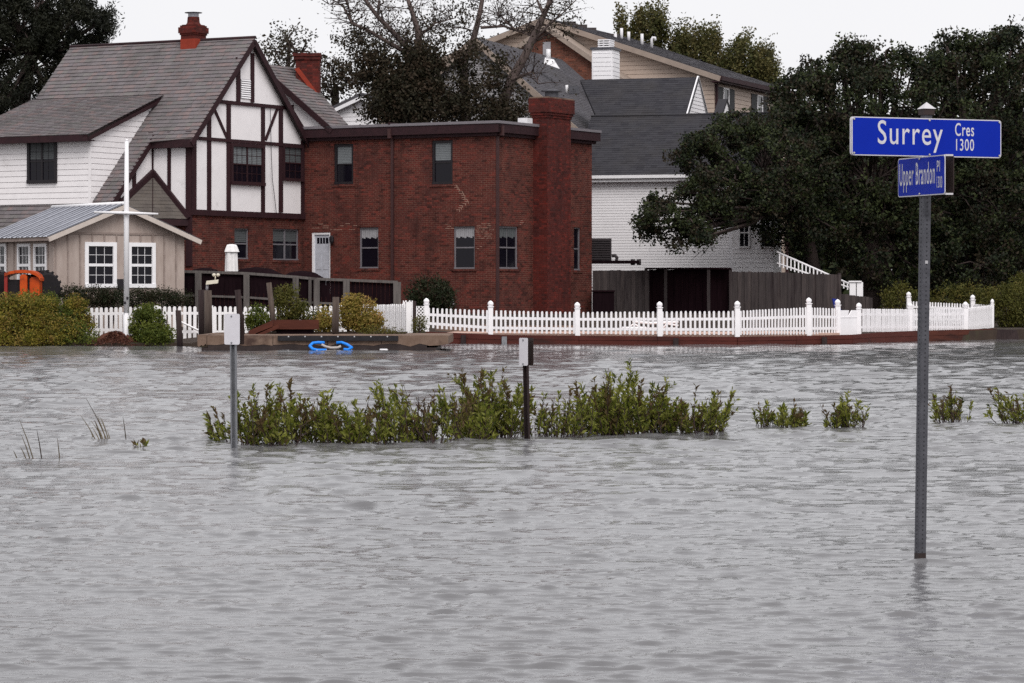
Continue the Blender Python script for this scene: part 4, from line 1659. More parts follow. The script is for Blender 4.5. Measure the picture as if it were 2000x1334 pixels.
# projecting brick gable
fbk = FH.off(1.5)
zbp = CAMH + (HZ - 50) / F * 145.5
sb0 = fbk.s(1068)
slb = (zbp - fbk.sz(1158, 112)[1]) / (fbk.s(1158) - sb0)
hb = 4.2
b = B()
fbk.poly(b, [(sb0 - hb, GZ), (sb0 + hb, GZ), (sb0 + hb, zbp - slb * hb - .05), (sb0, zbp - .05), (sb0 - hb, zbp - slb * hb - .05)], -1.5, 0)
b.build('brick_gable', 'brick_far', beige)
for sg in (-1, 1):
    b = B()
    fbk.beam(b, (sb0 + sg * (hb + .3), zbp - slb * (hb + .3) - .1), (sb0, zbp - .1), .22, -1.6, .3)
    b.build('bargeboard', 'beige_trim', beige)
b = B()
h = fbk.rect(1061, 1076, 82, 112)
fbk.box(b, *h, 0, .05)
b.build('gable_vent', 'meter_grey', beige)
for u, v, Y in ((1112, 45, 150), (1134, 51, 151), (1152, 57, 152), (1195, 69, 153)):
    b = B()
    p0 = P(u, v, Y)
    b.box(p0.x - .32, p0.x + .32, p0.y - .25, p0.y + .25, p0.z - .4, p0.z + .06)
    b.build('roof_vent', 'roof_under', beige)
for u, v0, v1, Y in ((1202, 66, 76, 152), (1214, 55, 75, 153), (1228, 62, 76, 153), (1254, 66, 86, 154)):
    b = B()
    b.tube([P(u, v1 + 4, Y), P(u, v0, Y)], .08, 7)
    b.build('vent_pipe', 'pipe_white', beige)
b = B()
b.tube([P(1273, 95, 154), P(1273, 77, 154), P(1275, 73.5, 154), P(1279, 73.5, 154), P(1280, 79, 154)], .07, 7)
b.build('vent_pipe', 'pipe_white', beige)

# small white house seen in the gap left of the bare tree
YO = 142.0
FO = Fr((px_x(690, YO), YO), (0.9, -.43))
back_house = thing('back_house', 'small white sided house glimpsed between the slate roof and ivy covered tree', 'house', (FO.O[0], FO.O[1], GZ))
zo = P(712, 188, YO).z
zo2 = FO.sz(660, 212)[1]
so = FO.s(660)
k = (zo - zo2) / (0.6 - so)
b = B()
FO.poly(b, [(-4, GZ), (4.5, GZ), (4.5, zo - 4 * k), (.6, zo), (-4, zo - 4.6 * k)], -.3, 0)
b.build('gable_wall', 'vinyl_siding', back_house)
siding(FO, 6, zo - .05, .2, lambda z: [(max(-4, .6 - (zo - z) / k), min(4.5, .6 + (zo - z) / k))], back_house, 'vinyl_siding')
for e in (-4.2, 4.8):
    b = B()
    FO.beam(b, (e, zo - abs(e - .6) * k + .06), (.6, zo + .06), .14, -8, .35)
    b.build('roof', 'asphalt_grey', back_house)
    b = B()
    FO.off(.36).beam(b, (e, zo - abs(e - .6) * k - .1), (.6, zo - .1), .16, -.04, .0)
    b.build('bargeboard', 'white_trim', back_house)

# ================================================================ picket fences
def picket_mesh(name, w, th, h):
    b = B()
    r = w / 2
    pr = [(-r, 0), (r, 0), (r, h - r)] + [(r * math.cos(a), h - r + r * math.sin(a)) for a in (0.6, 1.1, 1.57, 2.04, 2.54)] + [(-r, h - r)]
    b.prism([Vector((x, -th / 2, z)) for x, z in pr], [Vector((x, th / 2, z)) for x, z in pr])
    me = b.mesh(name)
    return me


def post_mesh(name, w, h, finial=True):
    b = B()
    r = w / 2
    b.box(-r, r, -r, r, 0, h)
    if finial:
        b.box(-r * 1.25, r * 1.25, -r * 1.25, r * 1.25, h, h + .03)
        b.lathe((0, 0, h + .03), [(r * .7, 0), (r * 1.12, .035), (r * 1.25, .08), (r * 1.0, .125), (r * .45, .16), (0.004, .175)], 12)
    return b.mesh(name)


def along(nodes, spacing, start=0.0):
    """nodes: (x, y, zbase, ztop) ; yields positions at even spacing"""
    acc = start
    for a, c in zip(nodes, nodes[1:]):
        L = math.hypot(c[0] - a[0], c[1] - a[1])
        while acc < L:
            t = acc / L
            yield [a[i] + (c[i] - a[i]) * t for i in range(4)], math.atan2(c[1] - a[1], c[0] - a[0])
            acc += spacing
        acc -= L


def fnode(u, Y, vb, vt):
    p, q = P(u, vb, Y), P(u, vt, Y)
    return (p.x, Y, p.z, q.z)


def picket_fence(root, nodes, post_ids, mat, pw, spacing, postw, rails, posth_extra=.08, finial=True, th=.022):
    hm = sum(n[3] - n[2] for n in nodes) / len(nodes)
    pm = picket_mesh('picket', pw, th, hm)
    pm.materials.append(MATS[mat])
    for (x, y, zb, zt), ang in along(nodes, spacing, spacing * .5):
        o = shared('picket', pm, root, (x + random.uniform(-.004, .004), y, zb + random.uniform(-.006, .006)))
        o.rotation_euler = (random.uniform(-.012, .012), random.uniform(-.010, .010), ang)
        o.scale = (1, 1, (zt - zb) / hm)
    for fr_ in rails:
        for a, c in zip(nodes, nodes[1:]):
            d = Vector((c[0] - a[0], c[1] - a[1], 0)).normalized()
            n = Vector((d.y, -d.x, 0))
            za, zc = a[2] + (a[3] - a[2]) * fr_, c[2] + (c[3] - c[2]) * fr_
            b = B()
            o0, o1 = -.012 - .028, -.0125
            A, C = Vector((a[0], a[1], za)), Vector((c[0], c[1], zc))
            hh = Vector((0, 0, .042))
            b.hexa([A - hh + n * o1, C - hh + n * o1, C - hh + n * o0, A - hh + n * o0, A + hh + n * o1, C + hh + n * o1, C + hh + n * o0, A + hh + n * o0])
            b.build('rail', mat, root)
    for i in post_ids:
        x, y, zb, zt = nodes[i]
        me = post_mesh('post', postw, zt - zb + posth_extra + .12, finial)
        me.materials.append(MATS[mat])
        o = shared('post', me, root, (x, y + .04, zb - .12))
        o.rotation_euler = (0, random.uniform(-.01, .01), .1)


nodes = [fnode(165, 95.6, 660, 601), fnode(240, 95.4, 662, 600), fnode(305, 95.2, 664, 598), fnode(335, 95.2, 667, 598), fnode(412, 95.2, 668, 598), fnode(530, 95.4, 664, 599), fnode(640, 95.4, 662, 597), fnode(700, 95.2, 660, 594)]
n2 = [fnode(700, 95.2, 660, 594), fnode(742, 93.8, 660, 595), fnode(798, 91.6, 662, 593)]
fl = thing('picket_fence', 'white wooden picket fence running from the yellow bush to behind the dock', 'fence', (nodes[0][0], nodes[0][1], nodes[0][2]))
picket_fence(fl, nodes, (2, 4, 7), 'white_picket', .098, .156, .15, (.80, .28), .02, False)
picket_fence(fl, n2, (2,), 'white_picket', .098, .160, .16, (.80, .28), .04, False)
# gate brace
b = B()
A, C = P(352, 628, 95.0), P(408, 655, 95.0)
b.tube([A, C], .03, 4)
b.build('brace', 'white_picket', fl)

right_nodes = [fnode(833, 97.15, 640, 601), fnode(958, 96.6, 650, 606), fnode(1128, 95.9, 652, 609), fnode(1289, 95.2, 653.5, 608), fnode(1440, 94.6, 654, 607), fnode(1580, 97.0, 653, 600), fnode(1637, 98.1, 652, 603)]
fr1 = thing('picket_fence', 'long white vinyl picket fence with ball topped posts on the red sea wall', 'fence', (right_nodes[0][0], right_nodes[0][1], right_nodes[0][2]))
picket_fence(fr1, right_nodes, range(7), 'white_vinyl', .065, .148, .15, (.66, .22), .10)
# solid panel between two posts
gp = [fnode(1639, 98.15, 654, 606), fnode(1681, 99.0, 653, 605)]
gate = thing('fence_panel', 'solid white fence panel with a notched top at the end of the vinyl fence', 'fence panel', (gp[0][0], gp[0][1], gp[0][2]))
fp = Fr(gp[0][:2], (gp[1][0] - gp[0][0], gp[1][1] - gp[0][1]))
L_ = math.hypot(gp[1][0] - gp[0][0], gp[1][1] - gp[0][1])
za, zb = gp[0][2], gp[0][3]
b = B()
fp.poly(b, [(0, za), (L_, za), (L_, zb), (L_ * .58, zb), (L_ * .36, zb - .26), (L_ * .44, zb), (0, zb)], -.02, .02)
b.build('panel', 'white_vinyl', gate)
b = B()
fp.box(b, 0, L_, zb - .24, zb - .20, .02, .03)
b.build('rail', 'white_vinyl', gate)
for k in (L_ - .16, L_):
    me = post_mesh('post', .13, zb - za + .13, True)
    me.materials.append(MATS['white_vinyl'])
    o = shared('post', me, gate, fp.p(k, za - .1, .03 if k < L_ else -.06))
nodes = [fnode(1684, 99.2, 648, 603), fnode(1777, 102.4, 648, 604), fnode(1886, 105.0, 648, 602)]
n2 = [fnode(1886, 105.0, 648, 602), fnode(1938, 110.5, 641, 596)]
fr2 = thing('picket_fence', 'grey white picket fence turning back at the right end of the sea wall', 'fence', (nodes[0][0], nodes[0][1], nodes[0][2]))
picket_fence(fr2, nodes, (1, 2), 'white_vinyl', .055, .108, .15, (.75, .2), .02)
picket_fence(fr2, n2, (1,), 'white_vinyl', .055, .135, .11, (.9, .2), .02)
nodes = [fnode(1938, 111.5, 632, 596), fnode(1900, 113, 632, 594), fnode(1775, 114, 632, 588)]
fr3 = thing('picket_fence', 'rear run of white picket fence rising behind the street sign post', 'fence', (nodes[0][0], nodes[0][1], nodes[0][2]))
picket_fence(fr3, nodes, (1, 2), 'white_vinyl', .055, .105, .15, (.75, .2), .14)


# lattice screens by the dark gate post
def lattice(root, u0, u1, v0, v1, Y):
    fr = Fr((px_x(u0, Y), Y), (1, 0))
    s1 = fr.s(u1)
    z0, z1 = P(u0, v1, Y).z, P(u0, v0, Y).z
    b = B()
    fr.box(b, 0, .03, z0, z1, 0, .03)
    fr.box(b, s1 - .03, s1, z0, z1, 0, .03)
    b.build('frame', 'white_picket', root)
    st = .11
    for sg in (0, 1):
        k = -2.0
        while k < 3:
            pts = []
            for s_ in (0.0, s1):
                z = z0 + (k + s_ if sg == 0 else k - s_ + s1)
                pts.append((s_, z))
            (sa, a), (sb, c) = pts
            if max(a, c) > z0 and min(a, c) < z1:
                def cl(sx, zx, so, zo_):
                    if zx < z0:
                        t = (z0 - zx) / (zo_ - zx)
                        return sx + (so - sx) * t, z0
                    if zx > z1:
                        t = (z1 - zx) / (zo_ - zx)
                        return sx + (so - sx) * t, z1
                    return sx, zx
                p, q = cl(sa, a, sb, c), cl(sb, c, sa, a)
                if math.hypot(p[0] - q[0], p[1] - q[1]) > .05:
                    b = B()
                    fr.beam(b, p, q, .026, -.012 if sg else .0, .0 if sg else .012)
                    b.build('lath', 'white_picket', root)
            k += st


for u0, u1, v0, v1, Y, lab in ((787, 806, 587, 650, 92.2, 'narrow white lattice screen left of the dark gate post'), (813, 831, 598, 646, 95.5, 'narrow white lattice screen right of the dark gate post')):
    lt = thing('lattice_screen', lab, 'lattice', P(u0, v1, Y))
    lattice(lt, u0, u1, v0, v1, Y)
b = B()
b.tube([P(808, 652, 92.6), P(808, 588, 92.6)], .075, 8)
tag(b.build('gate_post', 'piling_dark', loc=P(808, 652, 92.6)), 'dark round gate post between two white lattice screens', 'post')

# ================================================================ sea wall
wall = thing('sea_wall', 'low rust red plank sea wall below the white picket fence', 'wall', (-2.7, 97, 0))
SW = [(-2.72, 97.02), (px_x(1440, 94.1), 94.1), (px_x(1664, 98.1), 98.1), (px_x(1790, 102.5), 102.5), (px_x(1945, 106.0), 106.0)]
for a, c in zip(SW, SW[1:]):
    fr = Fr(a, (c[0] - a[0], c[1] - a[1]))
    L_ = math.hypot(c[0] - a[0], c[1] - a[1])
    n = max(1, round(L_ / 2.4))
    for k in range(n):
        x0, x1 = L_ * k / n, L_ * (k + 1) / n
        g = [lerp_tab(WALLTOP, fr.p(x, 0).x) for x in (x0, x1)]
        prev = (-.5, -.5)
        for q, (f0, f1) in enumerate(((None, .0), (.0, .5), (.5, 1.0))):
            lo = [-.5 if f0 is None else gg * f0 for gg in g]
            hi = [gg * f1 for gg in g]
            off = random.uniform(.0, .018)
            b = B()
            b.hexa([fr.p(x0 + .006, lo[0] + .005, off + .02), fr.p(x1 - .006, lo[1] + .005, off + .02), fr.p(x1 - .006, lo[1] + .005, -.08), fr.p(x0 + .006, lo[0] + .005, -.08),
                    fr.p(x0 + .006, hi[0] - .004, off + .02), fr.p(x1 - .006, hi[1] - .004, off + .02), fr.p(x1 - .006, hi[1] - .004, -.08), fr.p(x0 + .006, hi[0] - .004, -.08)])
            b.build('plank', 'bulkhead' if a[0] < 12 else 'rusty_plank', wall)
for u in (905, 985, 1320, 1610):
    Y = shore(px_x(u, 96)) - .16
    p = P(u, 660, Y)
    b = B()
    b.box(p.x - .08, p.x + .08, Y - .08, Y - .005, -.5, lerp_tab(WALLTOP, p.x) - .05)
    b.build('wale_post', 'piling_dark' if u != 985 else 'galv', wall)
p = P(1962, 655, 106)
b = B()
b.hexa([(p.x - .5, 105.7, -.4), (p.x + .7, 106.4, -.4), (p.x + .7, 107.5, -.4), (p.x - .5, 107.2, -.4), (p.x - .45, 105.8, .38), (p.x + .5, 106.5, .34), (p.x + .5, 107.3, .36), (p.x - .45, 107.0, .38)])
tag(b.build('stone_block', 'piling_dark', loc=(p.x, 106.4, -.4)), 'dark weathered block closing the right end of the sea wall', 'block')

# ================================================================ concrete dock
YD = 85.2
FD = Fr((px_x(385, YD), YD), (1, -.008))
dock = thing('dock', 'tan concrete dock with black rubber strip floating in front of the picket fence', 'dock', (FD.O[0], YD, 0))
sd = FD.s(876)
zd = FD.sz(600, 655)[1]
joints = [0, FD.s(404), FD.s(533), FD.s(640), FD.s(745), sd]
for k, (a, c) in enumerate(zip(joints, joints[1:])):
    b = B()
    z_ = zd + (.02 if k == 0 else 0)
    e = .02
    n = 7
    # slab with a chipped, uneven lower lip
    low = [.15 + random.uniform(-.05, .05) for _ in range(n + 1)]
    ptsf = [(a + .008, low[0])] + [(a + (c - a) * i / n, low[i]) for i in range(1, n)] + [(c - .008, low[n]), (c - .008, z_ - e), (c - .008 - e, z_), (a + .008 + e, z_), (a + .008, z_ - e)]
    FD.poly(b, ptsf, -5.2, 0.0)
    b.build('slab', 'concrete', dock)
b = B()
FD.box(b, .12, sd - .35, -.4, .09, -5.0, -.03)
FD.box(b, .3, sd - .6, -.05, .19, -.09, -.012)
b.build('float', 'concrete_wet', dock)
b = B()
s0, s1 = FD.s(543), FD.s(778)
FD.box(b, s0, s1, zd - .15, zd - .012, 0, .09)
st = b.build('bumper', 'rubber', dock)
for k in range(7):
    b = B()
    x = s0 + .3 + (s1 - s0 - .6) * k / 6
    b.tube([FD.p(x, zd - .03, .085), FD.p(x, zd - .03, .105)], .022, 8)
    b.build('bolt', 'bolt', st)
# white froth and litter at the dock edge
b = B()
p = FD.p(FD.s(750), .02, .1)
b.hexa([p + Vector(k) for k in ((-.12, -.05, 0), (.1, -.05, 0), (.12, .05, 0), (-.1, .05, 0), (-.1, -.04, .04), (.09, -.04, .03), (.1, .04, .04), (-.09, .04, .04))])
tag(b.build('foam_scrap', 'pipe_white', loc=p), 'small white scrap floating at the right part of the dock', 'litter')

# blue foam ring hanging at the dock
ring = thing('foam_float', 'bright blue foam tube frame hanging on the dock front', 'float', P(646, 690, 84.9))
for pts in (((634, 669.5), (622, 669), (611, 670), (605, 676), (611, 682), (620, 684), (638, 684)), ((657, 669.5), (668, 669), (678, 673), (687, 679), (680, 683), (671, 682.5))):
    b = B()
    b.tube([P(u, v, 84.95 - (.5 if v > 677 else (.25 if v > 671 else 0))) for u, v in pts], .042, 10)
    b.build('tube', 'foam_blue', ring)
b = B()
b.tube([P(u, v, 84.6) for u, v in ((628, 673), (636, 677), (646, 679.5), (660, 679), (666, 676))], .035, 6)
b.build('rope', 'rope', ring)
for u in (619, 638, 654, 687):
    b = B()
    b.tube([P(u, 683, 84.4), P(u, 694, 84.4)], .012, 5)
    b.build('strap', 'rope', ring)


# ================================================================ pilings, railing, dock clutter
def piling(name, label, u0, v0, u1, v1, Y, r, mat, cat='piling'):
    b = B()
    A, C = P(u0, v0, Y), P(u1, v1, Y)
    b.tube([A, A.lerp(C, .4), C], [r * 1.05, r, r * .95], 10)
    return tag(b.build(name, mat, loc=A), label, cat, 'timber pilings round the dock')


piling('piling', 'thin dark piling standing in the water left of the dock', 352, 684, 348, 606, 91.0, .085, 'piling_dark')
piling('piling', 'dark piling just left of the anemometer piling', 395, 660, 393, 566, 89.2, .10, 'piling_dark')
piling('piling', 'thick mossy piling carrying the cream anemometer', 407, 660, 406, 567, 88.6, .115, 'piling')
piling('piling', 'brown leaning piling right of the small white sign', 473, 660, 464, 566, 88.8, .09, 'piling_dark')
piling('piling', 'brown piling leaning left above the rusty planter boards', 536, 648, 525, 552, 88.4, .08, 'piling')
piling('piling', 'short grey piling beside the golden bush', 655, 657, 656, 580, 88.0, .10, 'piling')

an = thing('anemometer', 'cream weather instrument with two cups on a piling', 'anemometer', P(407, 567, 88.6))
b = B()
b.tube([P(404, 567, 88.6), P(405, 557, 88.6)], .04, 8)
b.build('stem', 'meter_grey', an)
b = B()
c = P(414, 552, 88.6)
b.hexa([c + Vector(k) for k in ((-.17, -.10, -.06), (.17, -.10, -.02), (.17, .10, -.02), (-.17, .10, -.06), (-.15, -.09, .05), (.19, -.09, .09), (.19, .09, .09), (-.15, .09, .05))])
b.build('housing', 'cream_plastic', an)
b = B()
b.tube([P(420, 547, 88.6), P(421, 539, 88.6)], .015, 6)
b.build('shaft', 'cream_plastic', an)
for u in (418, 426):
    b = B()
    b.lathe(P(u, 537, 88.6), [(.015, -.05), (.05, -.02), (.055, .01), (.03, .045)], 8)
    b.build('cup', 'cream_plastic', an)

# railing of the ramp in front of the brick wing
rl = thing('ramp_railing', 'weathered grey timber railing with dark boards in front of the brick house', 'railing', P(570, 605, 104))
RY = 104.0
RT = [(352, 530), (388, 531), (482, 534), (578, 541), (620, 545), (677, 547), (777, 551)]
for (ua, va), (ub, vb) in zip(RT, RT[1:]):
    a, c = P(ua, va, RY), P(ub, vb, RY)
    b = B()
    n = Vector((0, -1, 0))
    hh = Vector((0, 0, .045))
    b.hexa([a - hh + n * .07, c - hh + n * .07, c - hh - n * .07, a - hh - n * .07, a + hh + n * .07, c + hh + n * .07, c + hh - n * .07, a + hh - n * .07])
    b.build('top_rail', 'grey_wood', rl)
    b = B()
    d = Vector((0, 0, -.80))
    b.hexa([a + d - hh + n * .05, c + d - hh + n * .05, c + d - hh - n * .02, a + d - hh - n * .02, a + d + hh * .6 + n * .05, c + d + hh * .6 + n * .05, c + d + hh * .6 - n * .02, a + d + hh * .6 - n * .02])
    b.build('lower_rail', 'grey_wood', rl)
    L_ = c.x - a.x
    k = 0
    while k < L_:
        t = k / L_
        p = a.lerp(c, t)
        b = B()
        b.box(p.x, min(c.x, p.x + .138), RY + .03, RY + .055 + random.uniform(0, .01), .3, p.z - .05)
        b.build('board', 'dark_wood', rl)
        k += .145
for u, v, w in ((388, 534, .11), (482, 536, .10), (578, 543, .10), (606, 548, .05), (619, 546, .10), (677, 548, .11), (776, 552, .13)):
    b = B()
    p = P(u, v, RY)
    b.box(p.x - w, p.x + w, RY - .16, RY - .055, .2, p.z + .02)
    b.build('post', 'grey_wood', rl)
deckb = thing('deck_table', 'dark covered furniture heaps standing behind the ramp railing', 'furniture', P(400, 545, 107))
for u, v, w in ((400, 524, 40), (500, 523, 55), (590, 530, 45)):
    b = B()
    c = P(u, v, 107)
    ww = w / 56
    b.tube_rings([[(c.x + ww * rr * math.cos(q * math.pi / 6), c.y + .5 * rr * math.sin(q * math.pi / 6), c.z + zz) for q in range(12)] for rr, zz in ((1.1, -.9), (1.0, -.25), (.55, -.04), (.1, 0.02))])
    b.build('cover', 'dark_wood', deckb)

um = thing('parasol', 'closed white garden parasol in front of the brick house', 'parasol', P(452, 560, 106))
b = B()
c = P(452, 530, 106)
z0, z1 = P(452, 530, 106).z, P(452, 478, 106).z
H_ = z1 - z0


def fold(R, z, k, n=20):
    return [(c.x + R * (1 + .10 * math.cos(k * q * 2 * math.pi / n * 1.0)) * math.cos(2 * math.pi * q / n), c.y + R * (1 + .1 * math.cos(k * q * 2 * math.pi / n)) * math.sin(2 * math.pi * q / n), z) for q in range(n)]


b.tube_rings([fold(.21, z0, 6), fold(.20, z0 + .3 * H_, 6), fold(.19, z0 + .72 * H_, 6), fold(.17, z0 + .8 * H_, 6)])
b.build('canopy', 'canvas', um)
b = B()
b.tube_rings([fold(.25, z0 + .73 * H_, 5), fold(.215, z0 + .84 * H_, 5), fold(.18, z0 + .95 * H_, 5), fold(.15, z1, 5), fold(.05, z1 + .02, 5)])
b.build('top_flap', 'canvas', um)
b = B()
b.tube([Vector((c.x, c.y, .6)), Vector((c.x, c.y, z0 + .1))], .03, 8)
b.build('pole', 'grey_wood', um)

# rusty planter boards on the dock
pl = thing('planter_boards', 'rust brown boards of a broken planter on the dock', 'planter', P(580, 655, 88))
b = B()
a, c = P(533, 643, 88.3), P(623, 628, 88.3)
b.box(a.x, c.x, 88.2, 88.32, a.z, c.z + .05)
b.build('board', 'rusty_plank', pl)
b = B()
b.box(a.x + .1, c.x - .2, 88.3, 89.2, .40, a.z + .06)
b.build('trough', 'dark_wood', pl)
for (ua, va), (ub, vb), hh in (((486, 653), (533, 632), .10), ((500, 655), (545, 637), .06)):
    a, c = P(ua, va, 88.0), P(ub, vb, 88.0)
    b = B()
    b.hexa([a + Vector((0, -.08, -hh)), c + Vector((0, -.08, -hh)), c + Vector((0, .08, -hh)), a + Vector((0, .08, -hh)), a + Vector((0, -.08, hh)), c + Vector((0, -.08, hh)), c + Vector((0, .08, hh)), a + Vector((0, .08, hh))])
    b.build('board', 'rusty_plank', pl)
b = B()
b.box(px_x(500, 88), px_x(790, 88), 88.6, 90.6, .35, .47)
b.build('soil_bed', 'ground_soil', pl)

# flagpole
fpz = P(247, 664, 93.6)
fg = thing('flagpole', 'white wooden flagpole with yardarm in front of the tin roofed shed', 'flagpole', (fpz.x, 93.6, fpz.z))
b = B()
A = P(247, 664, 93.6)
M_ = P(247, 612, 93.6)
b.tube([A - Vector((0, 0, .3)), A, M_], [.125, .12, .115], 4)
b.build('base', 'white_mast', fg)
b = B()
b.tube([M_ - Vector((0, 0, .05)), P(247, 420, 93.6), P(247.5, 276, 93.6)], [.085, .08, .058], 10)
b.build('pole', 'white_mast', fg)
b = B()
b.tube([P(184, 414.5, 93.5), P(247, 416, 93.45), P(309, 418, 93.5)], [.03, .05, .03], 6)
b.build('yardarm', 'white_mast', fg)
for u in (247.5,):
    b = B()
    b.lathe(P(u, 276, 93.6), [(.03, 0), (.05, .03), (.02, .07)], 8)
    b.build('finial', 'white_mast', fg)
for v in (583, 592):
    b = B()
    p = P(249 if v == 583 else 244, v, 93.5)
    b.box(p.x - .03, p.x + .03, 93.48, 93.52, p.z - .03, p.z + .05)
    b.build('cleat', 'window_dark', fg)

# orange tractor, half hidden by the yellow bush
tr = thing('tractor', 'orange tractor with big black tyres behind the yellow bush', 'tractor', P(50, 590, 96.5))
for u, sg in ((-8, -1), (86, 1)):
    c = P(u, 568, 97.2)
    b = B()
    wdt = .42
    prof = [(.30, -wdt), (.52, -wdt), (.60, -wdt * .7), (.62, 0), (.60, wdt * .7), (.52, wdt), (.30, wdt)]
    rings = []
    for rr, w_ in prof:
        rings.append([(c.x + w_ * .36 + .62 * rr * math.cos(q * math.pi / 14), c.y - w_ * .3 + .78 * rr * math.cos(q * math.pi / 14), c.z + rr * math.sin(q * math.pi / 14)) for q in range(28)])
    b.tube_rings(rings)
    wh = b.build('wheel', 'tyre', tr)
    for q in range(18):
        t = q * 2 * math.pi / 18
        for w_ in (-1, 1):
            b = B()
            pts = []
            for rr in (.58, .66):
                for tt, ww in ((t - .07, .02), (t + .07, .02), (t + .2, .34), (t + .06, .34)):
                    ww *= w_
                    pts.append(Vector((c.x + ww * .36 * 2 * .5 + .62 * rr * math.cos(tt), c.y - ww * .3 + .78 * rr * math.cos(tt), c.z + rr * math.sin(tt))))
            b.hexa(pts)
            b.build('tread_lug', 'tyre', wh)
    b = B()
    b.tube([(c.x - .14, c.y + .12, c.z), (c.x + .14, c.y - .12, c.z)], .28, 16)
    b.build('rim', 'orange_paint', wh)
fr = Fr((px_x(38, 96.3), 96.3), (1, 0))
for name, mat, ua, ub, va, vb, o0, o1 in (('hood', 'orange_paint', 58, 77, 541, 592, -1.2, 0), ('fuel_tank', 'orange_paint', 40, 54, 536, 592, -.9, .12), ('roll_bar', 'red_paint', 9, 15, 532, 592, -.1, .08), ('engine_block', 'tyre', 15, 40, 546, 592, -.8, -.05), ('shaded_recess', 'tyre', 54, 58, 541, 592, -.8, -.04), ('step', 'orange_paint', 36, 50, 573, 580, .12, .26)):  # narrow dark strip in the hood is coloured as a shaded recess
    b = B()
    s0, s1, z0, z1 = fr.rect(ua, ub, va, vb)
    k = min(.06, (s1 - s0) * .3)
    fr.poly(b, [(s0, z0), (s1, z0), (s1, z1 - k), (s1 - k, z1), (s0 + k, z1), (s0, z1 - k)], o0, o1)
    b.build(name, mat, tr)
b = B()
arc = [(10, 534), (20, 530), (32, 527.5), (46, 527), (58, 528), (68, 531), (76, 536), (80, 543)]
top_ = [fr.sz(u, v) for u, v in arc]
low_ = [fr.sz(u, v + 6) for u, v in arc][::-1]
fr.poly(b, top_ + low_, -1.0, .12)
b.build('canopy', 'orange_paint', tr)

# ================================================================ board fence, AC unit, stairs
YF = 119.5
bf = thing('board_fence', 'tall weathered board fence in front of the white vinyl house', 'fence', P(1400, 605, YF))
u = 1158.0
pat = 0
while u < 1698:
    w = random.uniform(6.4, 7.6)
    top = 528 if u < 1262 else (526 if u < 1300 else (526 if u < 1425 else (531 if u < 1500 else 531 + (u - 1500) * .045)))
    if u > 1640:
        top = 574 + (u - 1640) * .12
    v_top = top + random.uniform(-1.0, 1.0)
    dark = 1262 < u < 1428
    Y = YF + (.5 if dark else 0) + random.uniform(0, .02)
    pat += 1
    Y += .03 * (pat % 2)
    a, c = P(u - .4, v_top, Y), P(u + w + .4, v_top, Y)
    b = B()
    b.box(a.x, c.x, Y, Y + .025, .35, a.z)
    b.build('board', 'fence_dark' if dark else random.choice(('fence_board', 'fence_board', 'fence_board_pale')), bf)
    u += w
for u in (1262, 1300, 1384, 1427, 1560, 1640):
    p = P(u, 525 if u < 1430 else 534, YF)
    b = B()
    b.box(p.x - .06, p.x + .06, YF + (-.02 if u < 1430 else .04), YF + .15, .3, p.z + .02)
    b.build('post', 'fence_board', bf)
for va, u0, u1 in ((524.5, 1262, 1428),):
    a, c = P(u0, va, YF), P(u1, va, YF)
    b = B()
    b.box(a.x, c.x, YF - .06, YF + .6, a.z - .03, a.z + .03)
    b.build('cap_rail', 'fence_dark', bf)
bn = thing('bin', 'low dark box at the left foot of the board fence', 'bin', P(1185, 603, 118.6))
b = B()
a, c = P(1158, 570, 118.6), P(1199, 603, 118.6)
b.box(a.x, c.x, 118.3, 119.2, .4, a.z)
b.build('body', 'dark_wood', bn)
b = B()
b.box(a.x - .03, c.x + .03, 118.25, 119.25, a.z, a.z + .06)
b.build('lid', 'fence_dark', bn)

ac = thing('air_conditioner', 'dark air conditioning unit on a platform against white siding', 'air conditioner', P(1176, 520, 124))
a, c = P(1152, 466, 124), P(1194, 509, 124)
b = B()
b.box(a.x, c.x, 123.7, 124.6, c.z, a.z)
bd = b.build('cabinet', 'ac_metal', ac)
for k in range(9):
    z = c.z + (a.z - c.z) * (k + .5) / 9.5
    b = B()
    b.box(a.x + .05, c.x - .05, 123.66, 123.70, z, z + .03)
    b.build('louvre', 'ac_metal', bd)
b = B()
q = P(1245, 517, 124)
b.box(a.x, q.x + .05, 123.5, 124.8, c.z - .12, c.z)
b.build('platform', 'dark_wood', ac)
for u in (1236, 1248):
    b = B()
    b.tube([P(u, 518, 123.8), P(u, 506, 123.8)], .085, 10)
    tag(b.build('pipe_stub', 'ac_metal', loc=P(u, 518, 123.8)), 'black pipe stub beside the air conditioner, %s of two' % ('left' if u == 1236 else 'right'), 'pipe', 'black pipe stubs')
b = B()
b.tube([P(u, v, 123.6) for u, v in ((1195, 500), (1201, 499), (1205, 503), (1204, 510), (1210, 513))], .07, 8)
b.build('hose', 'ac_metal', ac)

st = thing('stair_railing', 'white stair railing descending beside the white house under the oak', 'railing', P(1600, 560, 123))
YT = 120.9
for va, vb, hh in ((500, 556, .045), (522, 563, .04)):
    a, c = P(1517, va - 8, YT), P(1662, vb, YT)
    b = B()
    b.tube([a, c], hh, 4)
    b.build('rail', 'white_vinyl', st)
for k in range(19):
    t = (k + .5) / 19
    a = P(1519 + 140 * t, 494 + 61 * t, YT)
    c = P(1519 + 140 * t, 516 + 47 * t + 4, YT)
    b = B()
    b.box(a.x - .025, a.x + .025, YT - .025, YT + .025, c.z, a.z)
    b.build('baluster', 'white_vinyl', st)
for u in (1664, 1678):
    a = P(u, 551, YT - 1)
    b = B()
    b.box(a.x - .10, a.x + .14, YT - 1.1, YT - .9, .5, a.z)
    b.build('newel', 'white_vinyl', st)
a, c = P(1657, 551, YT - 1), P(1682, 551, YT - 1)
b = B()
